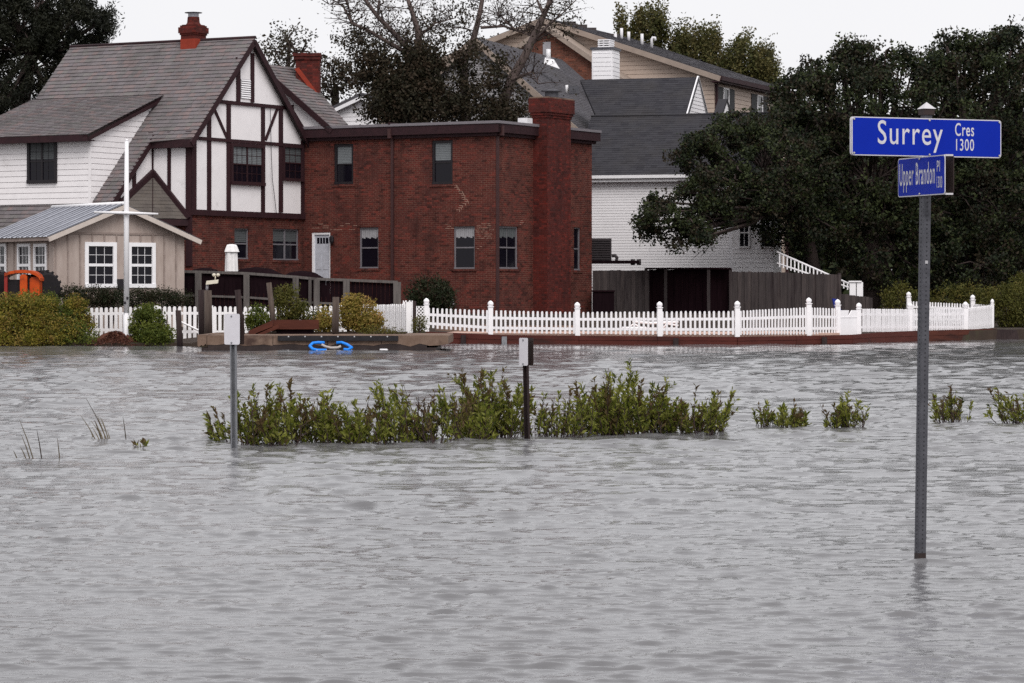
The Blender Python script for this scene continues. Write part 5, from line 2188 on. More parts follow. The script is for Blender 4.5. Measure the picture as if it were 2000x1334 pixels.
b.box(a.x, c.x, YT - 1.15, YT - .85, a.z, a.z + .05)
b.build('cap', 'white_vinyl', st)
for k in range(8):
    t = k / 7
    a = P(1517 + 150 * t, 540 + 40 * t, YT + .5)
    b = B()
    b.box(a.x - .25, a.x + .25, YT + .05, YT + 1.1, a.z - .2, a.z)
    b.build('tread', 'fence_dark', st)

b = B()
fr = Fr((px_x(1626, 101), 101), (1, 0))
fr.poly(b, [fr.sz(1626, 583), fr.sz(1636, 584), fr.sz(1641, 600), fr.sz(1646, 612), fr.sz(1636, 612), fr.sz(1630, 600)], -.25, 0)
tag(b.build('folded_chair', 'blue_tarp', loc=P(1636, 612, 101)), 'blue folded canvas chair behind the white fence panel', 'chair')

# white garden furniture behind the fence
ld = thing('garden_bench', 'white plastic garden lounger behind the vinyl picket fence', 'lounger', P(1270, 650, 99))
for pts, r in ((((1235, 628), (1270, 631), (1325, 629)), .045), (((1228, 640), (1238, 632), (1252, 640)), .03), (((1292, 645), (1302, 632), (1325, 636)), .03), (((1215, 641), (1262, 641)), .05), (((1240, 622), (1290, 624)), .03)):
    b = B()
    b.tube([P(u, v, 98.8) for u, v in pts], r, 7)
    b.build('frame_tube', 'white_vinyl', ld)
b = B()
a, c = P(1215, 640, 98.8), P(1320, 643, 98.8)
b.box(a.x, c.x, 98.8, 99.5, a.z - .05, a.z)
b.build('seat', 'white_vinyl', ld)
for u0, u1, v, lab in ((850, 960, 634, 'pale low edging stone behind the left bays of the vinyl fence'), (985, 1130, 636, 'pale low edging stone behind the middle bays of the vinyl fence')):
    a, c = P(u0, v, 102), P(u1, v, 102)
    b = B()
    b.hexa([(a.x, 101.8, .3), (c.x, 101.8, .3), (c.x, 102.4, .3), (a.x, 102.4, .3), (a.x + .03, 101.84, a.z), (c.x - .03, 101.84, a.z), (c.x - .03, 102.36, a.z), (a.x + .03, 102.36, a.z)])
    tag(b.build('edging_stone', 'concrete', loc=(a.x, 102, .3)), lab, 'edging')

# ================================================================ signs
def text_on(fr, body, s0, s1, z0, z1, o, name, mat, parent, bold=0.0):
    cu = bpy.data.curves.new(name, 'FONT')
    cu.body = body
    cu.offset = bold
    cu.resolution_u = 4
    cu.space_character = 1.12
    ob = bpy.data.objects.new(name, cu)
    COL.objects.link(ob)
    dg = bpy.context.evaluated_depsgraph_get()
    me = bpy.data.meshes.new_from_object(ob.evaluated_get(dg))
    bpy.data.objects.remove(ob)
    n = len(me.vertices)
    co = np.empty(n * 3, np.float32)
    me.vertices.foreach_get('co', co)
    co = co.reshape(-1, 3)
    mn, mx = co.min(0), co.max(0)
    s = s0 + (co[:, 0] - mn[0]) / (mx[0] - mn[0]) * (s1 - s0)
    z = z0 + (co[:, 1] - mn[1]) / (mx[1] - mn[1]) * (z1 - z0)
    out = np.stack([fr.O[0] + s * fr.d[0] + o * fr.n[0], fr.O[1] + s * fr.d[1] + o * fr.n[1], z], 1)
    me.vertices.foreach_set('co', out.astype(np.float32).ravel())
    me.update()
    me.name = name
    return put(name, me, mat, parent)


def rrect(s0, s1, z0, z1, r, n=4):
    pts = []
    for cx, cz, a0 in ((s1 - r, z0 + r, -90), (s1 - r, z1 - r, 0), (s0 + r, z1 - r, 90), (s0 + r, z0 + r, 180)):
        for k in range(n + 1):
            a = rad(a0 + 90 * k / n)
            pts.append((cx + r * math.cos(a), cz + r * math.sin(a)))
    return pts


YP = F * CAMH / (1095 - HZ)
base, topc = P(1797, 1095, YP), P(1809.5, 218, YP)
sign = thing('street_sign', 'blue street name sign on a tall grey post standing in the flood water', 'street sign', (base.x, base.y, 0))
D1 = Vector((math.cos(rad(23)), math.sin(rad(23)), 0))
N1 = Vector((D1.y, -D1.x, 0))


def sqtube(b, a, c, h, d=D1, n=N1):
    b.hexa([a - d * h + n * h, a + d * h + n * h, a + d * h - n * h, a - d * h - n * h, c - d * h + n * h, c + d * h + n * h, c + d * h - n * h, c - d * h - n * h])


ax = (topc - base).normalized()
b = B()
sqtube(b, base - ax * .6, topc, .0240)
b.build('post', 'galv_dark', sign)
b = B()
sqtube(b, base - ax * .3, base + ax * .045, .0246)
b.build('wet_foot', 'concrete_wet', sign)
b = B()
L_ = (topc - base).length
for k in range(int(L_ / .0254) - 6):
    c = base + ax * (.05 + k * .0254)
    for d, n in ((D1, N1), (N1, -D1)):
        b.hexa([c + n * .0242 + d * x + ax * z - n * q for q in (0, .004) for x, z in ((-.0045, -.0045), (.0045, -.0045), (.0045, .0045), (-.0045, .0045))])
b.build('perforations', 'hole', sign, kind='stuff')
b = B()
c = base + ax * ((1095 - 512) / F * YP)
b.hexa([c + N1 * .0250 + D1 * x + ax * z - N1 * q for q in (0, .004) for x, z in ((-.009, -.009), (.009, -.009), (.009, .009), (-.009, .009))])
b.build('lit_hole', 'bolt', sign)  # pale square painted in for light showing through a post hole
# cap
b = B()
sqtube(b, topc - ax * .02, topc + ax * .015, .034)
b.build('collar', 'sign_dark', sign)
b = B()
q = [topc + ax * .015 + D1 * x + N1 * y for x, y in ((-.04, .04), (.04, .04), (.04, -.04), (-.04, -.04))]
ap = topc + ax * .055
b.face(q[::-1])
for i in range(4):
    b.face([q[i], q[(i + 1) % 4], ap])
b.build('cap', 'post_cap', sign)


def blade(fr, s0, s1, z0, z1, o, mats, name='sign_blade', border=.006):
    b = B()
    fr.poly(b, rrect(s0, s1, z0, z1, .018), o - .004, o)
    bl = b.build(name, mats[0], sign)
    if mats[1]:
        b = B()
        fr.poly(b, rrect(s0 + border, s1 - border, z0 + border, z1 - border, .014), o - .001, o + .0012)
        b.build('sign_face', mats[1], bl)
    return bl


def bolts(fr, lst, o, parent, r=.007):
    for s_, z_ in lst:
        b = B()
        b.tube([fr.p(s_, z_, o), fr.p(s_, z_, o + .006)], [r, r * .7], 8)
        b.build('bolt', 'bolt', parent)


pt = P(1808, 270, YP)
FT = Fr(pt[:2], (D1.x, D1.y))
fT = FT.off(.040)
s0, s1 = fT.s(1663.5), fT.s(1955.5)
zt_, zb_ = fT.sz(1809, 231)[1], fT.sz(1809, 306)[1]
bl = blade(fT, s0, s1, zb_, zt_, 0, ('sign_white', 'sign_blue'))
bolts(fT, [(s0 + .014, zt_ - .014), (s1 - .014, zt_ - .014), (s0 + .014, zb_ + .014), (s1 - .014, zb_ + .014), (0, zt_ - .012), (0, zb_ + .012)], .0012, bl)
text_on(fT, 'Surrey', fT.s(1714), fT.s(1841), fT.sz(1830, 298.5)[1], fT.sz(1725, 234.5)[1], .0022, 'lettering', 'sign_white', bl, .003)
text_on(fT, 'Cres', fT.s(1865), fT.s(1902), fT.sz(1884, 266)[1], fT.sz(1884, 240.5)[1], .0022, 'lettering', 'sign_white', bl, .008)
text_on(fT, '1300', fT.s(1867), fT.s(1902), fT.sz(1884, 294.5)[1], fT.sz(1884, 271.5)[1], .0022, 'lettering', 'sign_white', bl, .006)
blade(FT.off(.030), s0 - .005, s1 - .005, zb_, zt_, 0, ('sign_white', None), 'rear_blade')

D2 = (math.cos(rad(-70.5)), math.sin(rad(-70.5)))
pl_ = P(1806.5, 345, YP)
FL_ = Fr(pl_[:2], D2)
fL = FL_.off(.040)
s0, s1 = fL.s(1754), fL.s(1845.5)
zt_, zb_ = fL.sz(1800, 306)[1], fL.sz(1800, 382.5)[1]
bl = blade(fL, s0, s1, zb_, zt_, 0, ('sign_white', 'sign_blue'))
sm_ = fL.s(1797)
bolts(fL, [(sm_, zt_ - .012), (sm_, zb_ + .012)], .0012, bl)
text_on(fL, 'Upper Brandon', fL.s(1757.5), fL.s(1826.5), fL.sz(1766, 376.5)[1], fL.sz(1790, 318)[1], .0022, 'lettering', 'sign_white', bl, .006)
text_on(fL, 'Pl', fL.s(1830.5), fL.s(1836.5), fL.sz(1833, 335)[1], fL.sz(1833, 313.5)[1], .0022, 'lettering', 'sign_white', bl, .006)
text_on(fL, '1300', fL.s(1830), fL.s(1841), fL.sz(1835, 367)[1], fL.sz(1835, 344)[1], .0022, 'lettering', 'sign_white', bl, .004)
fR = FL_.off(-.014)
b2 = blade(fR, s0, s1 + .0, zb_, zt_, 0, ('sign_dark', None), 'rear_blade')  # inner face coloured dark for the shadow between the blades
for z0, z1 in ((zt_ - .008, zt_ + .002), (zb_ - .002, zb_ + .008)):
    b = B()
    fR.box(b, s1 - .02, s1 - .001, z0, z1, .001, .049)
    b.build('bracket', 'post_cap', sign)


def marker(name, label, ub, vb, vtop, up0, up1, vp0, vp1, ang, postw, postmat, gap):
    """small two-sided sign plate on a post standing in the water"""
    Y = F * CAMH / (vb - HZ)
    base = P(ub, vb, Y)
    um = (up0 + up1) / 2
    t = thing(name, label, 'sign', (base.x, base.y, 0))
    D = Vector((math.cos(ang), math.sin(ang), 0))
    N = Vector((D.y, -D.x, 0))
    fr = Fr((P(um, vb, Y) + N * 0)[:2], (D.x, D.y))
    ff = fr.off(gap)
    s0, s1 = ff.s(up0), ff.s(up1)
    z0, z1 = ff.sz(um, vp1)[1], ff.sz(um, vp0)[1]
    top = Vector((fr.p((s0 + s1) / 2, 0).x, fr.p((s0 + s1) / 2, 0).y, z1 - .02))
    bs = Vector((base.x, base.y, -.5))
    # U-channel post: web and two flanges
    h = postw / 2
    b = B()
    for x0, x1, y0, y1 in ((-h * .55, h * .55, -.012, -.006), (-h * .62, -h * .5, -.006, .022), (h * .5, h * .62, -.006, .022), (-h, -h * .5, .016, .022), (h * .5, h, .016, .022)):
        b.hexa([c + D * x + N * y for c in (bs, top) for x, y in ((x0, y1), (x1, y1), (x1, y0), (x0, y0))])
    b.build('post', postmat, t)
    b = B()
    ff.poly(b, rrect(s0, s1, z0, z1, .018), -.003, 0)
    pl = b.build('plate', 'plate_white', t)
    for f_ in (.06, .92):
        b = B()
        c = ff.p((s0 + s1) / 2 - .005, z0 + (z1 - z0) * f_, 0)
        b.tube([c, c + N * .008], [.011, .008], 8)
        b.build('bolt', 'galv', pl)
    fb = fr.off(-gap)
    b = B()
    fb.poly(b, rrect(s0, s1, z0, z1, .018), -.003, 0)
    b.build('rear_plate', 'sign_dark', t)  # dark colour stands for the shadow between the two plates
    return t


marker('small_sign', 'small white two sided sign plate on a galvanised post left of the marsh shrubs', 460, 875, 612, 438, 468, 613, 673, rad(-36), .080, 'galv', .034)
marker('small_sign', 'small white sign plate seen edge on among the marsh shrubs', 1033, 858, 660, 1014, 1030.5, 660, 714, rad(-57), .085, 'piling_dark', .036)


# ================================================================ marsh shrubs standing in the flood
def marsh_shrub(label, u0, u1, vb, vt, stems, lean=-.12, dens=1.0, bare=.15, low=.0, spread=1.0, size=.068):
    Y = F * CAMH / (vb - HZ)
    k = F / Y
    cx = (u0 + u1) / 2
    W = (u1 - u0) / k
    H = (vb - vt) / k
    root = thing('marsh_shrub', label, 'shrub', (px_x(cx, Y), Y, 0), 'flooded marsh shrubs')
    b = B()
    lp, ld, lt = [], [], []
    x0 = px_x(cx, Y)
    nb_ = max(3, int(stems / 5))
    crowns = [((i + random.uniform(.1, .9)) / nb_ - .5, random.uniform(-.3, .3), random.uniform(.66, 1.08)) for i in range(nb_)]
    crowns[random.randrange(nb_)] = (crowns[nb_ // 2][0] + .02, 0, 1.0)
    for i in range(int(stems * 1.15)):
        f_, oy, hk = random.choice(crowns)
        fan = random.gauss(0, .6)
        bx = x0 + f_ * W * .8 + random.gauss(0, .03)
        by = Y + oy + random.gauss(0, .05)
        h = H * hk * random.choice((random.uniform(.3, .75), random.uniform(.6, 1.08))) * (1 - .2 * min(1, abs(fan)))
        tip = Vector((bx + (fan * .75 * spread + lean) * h, by + random.gauss(0, .25) * h, h))
        tip.x = min(max(tip.x, x0 - W * .58), x0 + W * .58)
        bs = Vector((bx, by, -.15))
        md = bs.lerp(tip, .5) + Vector((random.gauss(0, .025), random.gauss(0, .02), 0)) + Vector((fan * h * .08, 0, 0))
        if stems < 16 and b.v:
            b.build('stem', 'stem', root)
            b = B()
        b.tube([bs, md, tip], [.006, .0045, .002], 4, cap=False)
        nb = random.randint(1, 4)
        segs = [(bs, md, tip)]
        for _ in range(nb):
            t = random.uniform(.25, .8)
            p = (bs.lerp(md, t * 2) if t < .5 else md.lerp(tip, t * 2 - 1))
            e = p + Vector((random.gauss(lean + fan * .5, .42), random.gauss(0, .35), random.uniform(.45, 1.0))).normalized() * h * random.uniform(.18, .38)
            m2 = p.lerp(e, .5) + Vector((0, 0, -.01))
            b.tube([p, m2, e], [.004, .003, .0015], 3, cap=False)
            segs.append((p, m2, e))
        isbare = random.random() < bare
        redtip = random.random() < .3
        for si, (p, m2, e) in enumerate(segs):
            Ls = (e - p).length
            n = int(Ls / .019 * dens * (0.22 if isbare else 1))
            lo = low + (.25 if si == 0 else 0.1)
            d = (e - p).normalized()
            for _ in range(n):
                t = lo + (1 - lo) * random.random() ** .8
                q = p.lerp(m2, t * 2) if t < .5 else m2.lerp(e, t * 2 - 1)
                if q.z < .005:
                    continue
                o = Vector((random.gauss(0, 1), random.gauss(0, 1), random.gauss(0, .6))).normalized()
                dr = (d * .7 + o * .8 + Vector((lean, 0, .2))).normalized()
                lp.append(q + dr * size * .45)
                ld.append(dr)
                lt.append(.93 + .07 * random.random() if (isbare or (redtip and t > .75)) else random.random() * .86)
    if stems < 16:
        b.build('stem', 'stem', root)
    else:
        b.build('stems', 'stem', root, kind='stuff')
    lp, ld = np.array(lp), np.array(ld)
    fast('foliage', leaf_quads(lp, size, .34, ld), np.array(lt), 'leaf_marsh', root)
    return root


marsh_shrub('sparse low marsh shrub at the foot of the galvanised sign post', 408, 480, 862, 800, 14, -.45, .9)
marsh_shrub('tall leafy marsh shrub just right of the galvanised sign post', 472, 585, 868, 742, 54, -.08, 1.15)
marsh_shrub('spindly marsh shrub with reddish seed tips, second from the left sign post', 560, 680, 866, 752, 46, -.06, 1.0, .25)
marsh_shrub('dense rounded marsh shrub in the middle of the left thicket', 655, 770, 866, 765, 48, -.06, 1.2)
marsh_shrub('marsh shrub with bare twiggy top left of the centre thicket', 745, 880, 864, 742, 56, -.08, .95, .3)
marsh_shrub('bushy marsh shrub left of the edge on sign', 868, 962, 860, 765, 40, -.05, 1.1)
marsh_shrub('tallest marsh shrub directly beside the edge on sign', 912, 1030, 851, 712, 66, -.03, 1.25, .1)
marsh_shrub('open twiggy marsh shrub right of the edge on sign', 1036, 1150, 851, 752, 50, .04, .7, .25)
marsh_shrub('left leaning marsh shrub at the start of the right thicket', 1135, 1235, 848, 735, 40, -.22, 1.0)
marsh_shrub('tall dark marsh shrub at the heart of the right thicket', 1170, 1300, 848, 714, 64, -.06, 1.25, .1)
marsh_shrub('dense low marsh shrub right of the heart of the right thicket', 1255, 1365, 846, 748, 56, .02, 1.25, .15, .0)
marsh_shrub('thin marsh shrub at the right end of the thicket', 1340, 1428, 848, 755, 34, .05, .9, .25)
marsh_shrub('tiny marsh shrub left of the pair of small shrubs', 1466, 1506, 834, 776, 12, -.1, .9)
marsh_shrub('small rounded marsh shrub between thicket and street sign', 1505, 1580, 835, 780, 30, -.02, 1.2)
marsh_shrub('small marsh shrub nearest the left of the street sign', 1604, 1712, 837, 770, 34, -.08, 1.0, .2)
marsh_shrub('small leaning marsh shrub just right of the street sign post', 1806, 1912, 824, 752, 30, -.15, .85, .2)
marsh_shrub('leaning marsh shrub at the right picture edge', 1946, 2030, 826, 752, 26, -.3, .85, .2)
marsh_shrub('single tiny sprig poking out of the water left of the sign post', 264, 277, 876, 862, 9, -.2, 1.0)


def reeds(label, spec):
    vb = max(s[1] for s in spec)
    Y = F * CAMH / (vb - HZ)
    root = thing('reed_clump', label, 'reeds', (px_x(spec[0][0], Y), Y, 0), 'dry reed clumps')
    for ub, v0, ut, vt in spec:
        Yk = F * CAMH / (v0 - HZ)
        A, C = P(ub, v0 + 6, Yk), P(ut, vt, Yk)
        M = A.lerp(C, .55) + Vector(((C.x - A.x) * -.06, 0, 0))
        b = B()
        b.tube([A, M, C], [.006, .0048, .0018], 4, r=random.random(), cap=False)
        b.build('reed', 'grass_dry', root)


reeds('thin dry reeds near the left picture edge', [(66, 894, 38, 820), (59, 892, 42, 850), (82, 894, 72, 840), (117, 896, 112, 856), (34, 892, 26, 880), (52, 893, 40, 873)])
reeds('dry reed clump with long leaning blades', [(212, 861, 168, 778), (206, 861, 178, 822), (200, 861, 184, 820), (210, 862, 190, 812), (205, 862, 188, 828), (198, 862, 180, 834), (215, 861, 196, 816), (208, 861, 198, 830), (190, 860, 158, 812), (184, 858, 176, 838), (217, 861, 210, 842), (247, 861, 240, 814), (203, 862, 186, 822), (214, 862, 199, 818)])


# ================================================================ garden bushes
def ellip_pts(c, r, n, surf=.55):
    d = RNG.normal(size=(n, 3))
    d /= np.linalg.norm(d, axis=1, keepdims=True)
    rr = surf + (1 - surf) * RNG.random((n, 1)) ** .6
    return np.array(c) + d * rr * np.array(r)


def clumped(c, r, nclump, per, sig, surf=.6, zmin=None, stretch=(1, 1, 1), gaps=0):
    cc = ellip_pts(c, r, nclump, surf)
    if zmin is not None:
        cc[:, 2] = np.maximum(cc[:, 2], zmin + .02)
    n = np.maximum(3, (per * RNG.uniform(.4, 1.6, nclump))).astype(int)
    s = sig * RNG.uniform(.6, 1.4, nclump)
    idx = np.repeat(np.arange(nclump), n)
    pts = cc[idx] + np.clip(RNG.normal(size=(len(idx), 3)), -1.7, 1.7) * s[idx][:, None] * np.array(stretch)
    tone = np.clip(RNG.random(nclump)[idx] * .8 + RNG.random(len(idx)) * .2, 0, 1)
    if zmin is not None:
        k = pts[:, 2] > zmin
        pts, tone = pts[k], tone[k]
    if gaps:
        x, y, z = pts[:, 0] * gaps, pts[:, 1] * gaps, pts[:, 2] * gaps
        g = np.sin(x * 1.9 + 1.3 * np.sin(z * 1.1)) * np.sin(z * 2.3 + 1.1 * np.sin(y * 1.3)) + 0.6 * np.sin(y * 2.1 + x) * np.sin(x * 3.7 - z * 2.9)
        k = g > -0.42
        pts, tone = pts[k], np.clip(tone[k] * .8 + .2 * (g[k] > .5), 0, 1)
    return pts, tone, cc


def bush(label, blobs, mat, zb, nclump=60, per=60, sig=.10, size=.075, name='bush', group=None, aspect=.5):
    c0 = blobs[0]
    p0 = P(c0[0], c0[1], c0[4])
    root = thing(name, label, 'bush', (p0.x, p0.y, zb), group)
    b = B()
    allp, allt = [], []
    few = sum(int(nclump * q[2] * q[3] / 1500) // 4 + 1 for q in blobs) < 30
    for (u, v, ru, rv, Y) in blobs:
        k = F / Y
        c = P(u, v, Y)
        r = (ru / k, max(.35, ru / k * .7), rv / k)
        pts, t, cc = clumped(c, r, int(nclump * ru * rv / 1500), per, sig, .55, zb)
        allp.append(pts)
        allt.append(t)
        for q in cc[::4]:
            if few and b.v:
                b.build('stem', 'stem', root)
                b = B()
            b.tube([(c.x + (q[0] - c.x) * .2, c.y + (q[1] - c.y) * .2, zb - .05), ((c.x + q[0]) / 2, (c.y + q[1]) / 2, (zb + q[2]) / 2 + .05), tuple(q)], [.018, .012, .005], 4, cap=False)
    if few:
        b.build('stem', 'stem', root)
    else:
        b.build('stems', 'stem', root, kind='stuff')
    pts = np.concatenate(allp)
    fast('foliage', leaf_quads(pts, size, aspect), np.concatenate(allt), mat, root)


bush('large yellow green bush at the left picture edge on the shore', [(30, 630, 50, 50, 94.0), (70, 622, 45, 46, 93.8), (10, 650, 40, 35, 93.4), (100, 648, 50, 32, 93.3), (40, 590, 22, 16, 94.2), (5, 600, 20, 20, 94.0)], 'leaf_yellow', .02, 85, 48, .12)
bush('green bush crest between the yellow bushes at the left', [(90, 608, 28, 34, 94.4), (125, 635, 38, 40, 94.0), (150, 660, 34, 22, 93.3)], 'leaf_green', .02, 80, 48, .12)
bush('yellow tipped bush touching the left end of the picket fence', [(148, 612, 26, 30, 94.2), (165, 635, 14, 18, 94.2), (60, 665, 60, 14, 93.0)], 'leaf_yellow', .02, 90, 55)
bush('round green bush right of the flagpole base', [(290, 640, 36, 38, 93.6), (305, 655, 34, 24, 93.3), (285, 615, 20, 18, 93.8)], 'leaf_green', .02, 110, 60)
bush('dark green bush beside the leaning pilings', [(508, 626, 26, 22, 89.4)], 'leaf_green', .42, 120, 60)
bush('tall olive bush behind the rusty planter boards', [(562, 600, 22, 38, 90.6), (590, 615, 22, 24, 90.4), (548, 580, 12, 22, 90.8), (620, 622, 16, 16, 90.2)], 'leaf_wild', .42, 90, 55)
bush('golden bush right of the short grey piling', [(700, 615, 36, 30, 89.2), (718, 632, 30, 22, 89.0), (682, 598, 20, 14, 89.3)], 'leaf_gold', .42, 120, 60)
bush('small golden bush left of the short grey piling', [(636, 628, 16, 24, 89.2)], 'leaf_gold', .42, 140, 60)
bush('low yellow weeds along the right part of the dock', [(750, 650, 40, 6, 88.0), (820, 636, 12, 16, 91.0)], 'leaf_wild', .42, 160, 50, size=.05)
bush('dark clipped hedge left of the flagpole', [(145, 578, 26, 16, 97.6), (185, 582, 40, 18, 97.6), (215, 584, 30, 16, 97.6)], 'leaf_hedge', .5, 190, 60, size=.055)
bush('dark clipped hedge right of the flagpole', [(270, 583, 30, 15, 97.8), (320, 584, 40, 15, 97.8), (350, 588, 22, 12, 97.8)], 'leaf_hedge', .5, 190, 60, size=.055)
bush('dark shrub against the brick wall behind the lattice screens', [(838, 575, 40, 30, 108.5), (862, 585, 26, 22, 108)], 'leaf_hedge', .7, 120, 60, size=.09, sig=.13)
bush('wild green shrubs at the right end of the picket fence', [(1975, 600, 50, 46, 112), (2010, 580, 40, 50, 114), (1930, 588, 30, 26, 117)], 'leaf_wild', .3, 90, 60, size=.09, sig=.14)
bush('shrubs behind the rear picket fence under the oaks', [(1760, 585, 40, 28, 118.5), (1850, 585, 40, 24, 119), (1890, 580, 24, 24, 119)], 'leaf_wild', .7, 70, 50, size=.09, sig=.14)

# mound of dead leaves at the flagpole foot
root = thing('leaf_mound', 'mound of brown dead leaves at the foot of the flagpole', 'leaf pile', P(225, 676, 93.4))
c = P(225, 675, 93.6)
b = B()
n = 20
b.tube_rings([[(c.x + rx * math.cos(2 * math.pi * q / n) * (1 + .12 * math.sin(q * 2.3)), c.y + .5 * ry * math.sin(2 * math.pi * q / n), zz * (1 + .2 * math.sin(q * 1.7))) for q in range(n)] for rx, ry, zz in ((1.0, 1.1, -.05), (.78, .9, .10), (.42, .55, .30), (.1, .2, .38))])
b.build('heap', 'leaf_litter', root)
pts = np.stack([c.x + RNG.normal(0, .42, 1500), c.y - .25 + RNG.normal(0, .25, 1500), np.zeros(1500)], 1)
pts[:, 2] = .42 * np.exp(-((pts[:, 0] - c.x) / .5) ** 2) * np.exp(-((pts[:, 1] - c.y) / .5) ** 2) + .03
fast('leaves', leaf_quads(pts, .06, .6), RNG.random(1500), 'leaf_litter', root, kind='stuff')


# ================================================================ trees
def tree(name, label, trunk, limbs, blobs, mat, bark='bark', nclump=50, per=70, sig=.38, size=.17, surf=.6, stretch=(1, 1, .8), group=None, gaps=0, sprigs=0, zmin=None, aspect=.6):
    """trunk/limbs: lists of (u, v, Y, r). blobs: (u, v, ru, rv, Y, rdepth)"""
    t0 = trunk[0]
    p0 = P(t0[0], t0[1], t0[2])
    root = thing(name, label, 'tree', p0, group)
    b = B()
    b.tube([P(u, v, Y) for u, v, Y, r in trunk], [t[3] for t in trunk], 9)
    b.build('trunk', bark, root)
    bl = B()
    for l in limbs:
        bl.tube([P(u, v, Y) for u, v, Y, r in l], [t[3] for t in l], 7, cap=False)
    allp, allt = [], []
    hub = P(*trunk[-1][:3])
    big = [q for q in blobs if q[2] > 35]
    for _ in range(sprigs):
        u, v, ru, rv, Y, rd = random.choice(big)
        a = random.uniform(-.25, 3.4)
        k = random.uniform(.92, 1.12)
        blobs = blobs + [(u + ru * k * math.cos(a), v - rv * k * math.sin(a), random.uniform(7, 19), random.uniform(7, 15), Y + random.uniform(-1, 1), random.uniform(.3, .7))]
    for (u, v, ru, rv, Y, rd) in blobs:
        k = F / Y
        c = P(u, v, Y)
        r = (ru / k, rd, rv / k)
        nn = max(4, int(nclump * (ru * rv) / 6000.0))
        pts, t, cc = clumped(c, r, nn, per, sig, surf, zmin, stretch, gaps)
        allp.append(pts)
        allt.append(t)
        m_ = hub.lerp(c, .5) - Vector((0, 0, .3))
        bl.tube([hub, m_, c], [.09, .06, .035], 5, cap=False)
        for q in cc[::6]:
            q = Vector(q)
            bl.tube([c, c.lerp(q, .5) + Vector((0, 0, .15)), q], [.05, .035, .012], 4, cap=False)
    bl.build('limbs', bark, root)
    pts = np.concatenate(allp)
    fast('crown', leaf_quads(pts, size, aspect), np.concatenate(allt), mat, root)
    return len(pts)


cnt = 0
# live oaks on the right
cnt += tree('oak_tree', 'dark oak whose long branch reaches left over the white siding', [(1600, 605, 123.5, .30), (1590, 520, 123.5, .26), (1560, 380, 122.3, .20)],
            [[(1480, 400, 120.5, .09), (1440, 425, 119.5, .07), (1410, 437, 118.6, .05), (1370, 450, 117.6, .03)], [(1420, 440, 118.6, .025), (1390, 475, 118, .018), (1370, 500, 118, .008)], [(1400, 445, 118.6, .02), (1382, 480, 118, .012), (1350, 508, 118, .006)]],
            [(1490, 335, 110, 90, 121, 2.5), (1440, 385, 80, 50, 119.5, 1.6), (1370, 420, 60, 40, 118, 1.2), (1300, 430, 42, 30, 117.5, .8), (1285, 395, 26, 20, 117.5, .6), (1330, 465, 40, 20, 117.5, .8), (1275, 450, 22, 16, 117.5, .5), (1390, 370, 50, 34, 118.5, 1.0), (1515, 400, 80, 60, 121.5, 2),
             (1400, 290, 44, 42, 121, 1.4), (1450, 262, 46, 26, 122, 1.5), (1370, 320, 40, 40, 120, 1.2), (1570, 450, 60, 45, 122.5, 1.6)],
            'leaf_oak', nclump=72, per=120, sig=.22, size=.125, aspect=.6, gaps=1.5, sprigs=50)
cnt += tree('oak_tree', 'broad dark oak behind the street sign in the middle of the oak row', [(1700, 605, 125, .5), (1705, 520, 125, .42), (1700, 440, 125, .36)], [],
            [(1640, 230, 120, 110, 125, 3), (1560, 300, 90, 100, 124, 2.6), (1700, 360, 150, 120, 124.5, 3.2), (1630, 445, 110, 75, 124.5, 2.2), (1750, 490, 100, 90, 124.5, 2.5), (1650, 160, 66, 42, 126, 2), (1570, 190, 46, 34, 126, 1.6), (1700, 140, 60, 50, 126, 2), (1790, 210, 80, 80, 126, 2.6), (1760, 560, 70, 40, 125, 1.8), (1595, 118, 16, 14, 126, .7), (1640, 104, 18, 12, 126, .8), (1678, 98, 14, 12, 126, .7), (1730, 100, 22, 14, 126, .8), (1768, 108, 14, 16, 126, .7), (1550, 160, 14, 16, 126, .7), (1805, 128, 16, 18, 126, .7)],
            'leaf_oak', nclump=46, per=130, sig=.27, size=.14, gaps=1.25, sprigs=70)
cnt += tree('oak_tree', 'dark oak filling the right picture edge behind the street sign', [(1900, 600, 127, .5), (1905, 500, 127, .42), (1895, 400, 127, .36)], [[(1895, 380, 127, .25), (1880, 200, 127, .13), (1860, 120, 127, .06), (1850, 90, 127, .02)], [(1900, 330, 127, .2), (1950, 180, 127, .12), (1975, 100, 127, .05)]],
            [(1880, 250, 120, 120, 127, 3), (1960, 200, 90, 120, 127, 3), (1870, 380, 140, 110, 126, 3), (1960, 430, 100, 110, 126, 3), (1830, 490, 90, 70, 125.5, 2.4), (1920, 520, 110, 60, 125.5, 2.4), (1885, 130, 50, 32, 128, 1.6), (1962, 112, 42, 36, 128, 1.6), (1840, 160, 40, 40, 127, 1.6), (2010, 300, 60, 200, 127, 3), (1848, 88, 16, 16, 128, .7), (1872, 78, 18, 14, 128, .7), (1908, 76, 18, 14, 128, .7), (1940, 70, 14, 14, 128, .7), (1985, 62, 20, 18, 128, .8)],
            'leaf_oak', nclump=46, per=130, sig=.27, size=.14, gaps=1.25, sprigs=70)
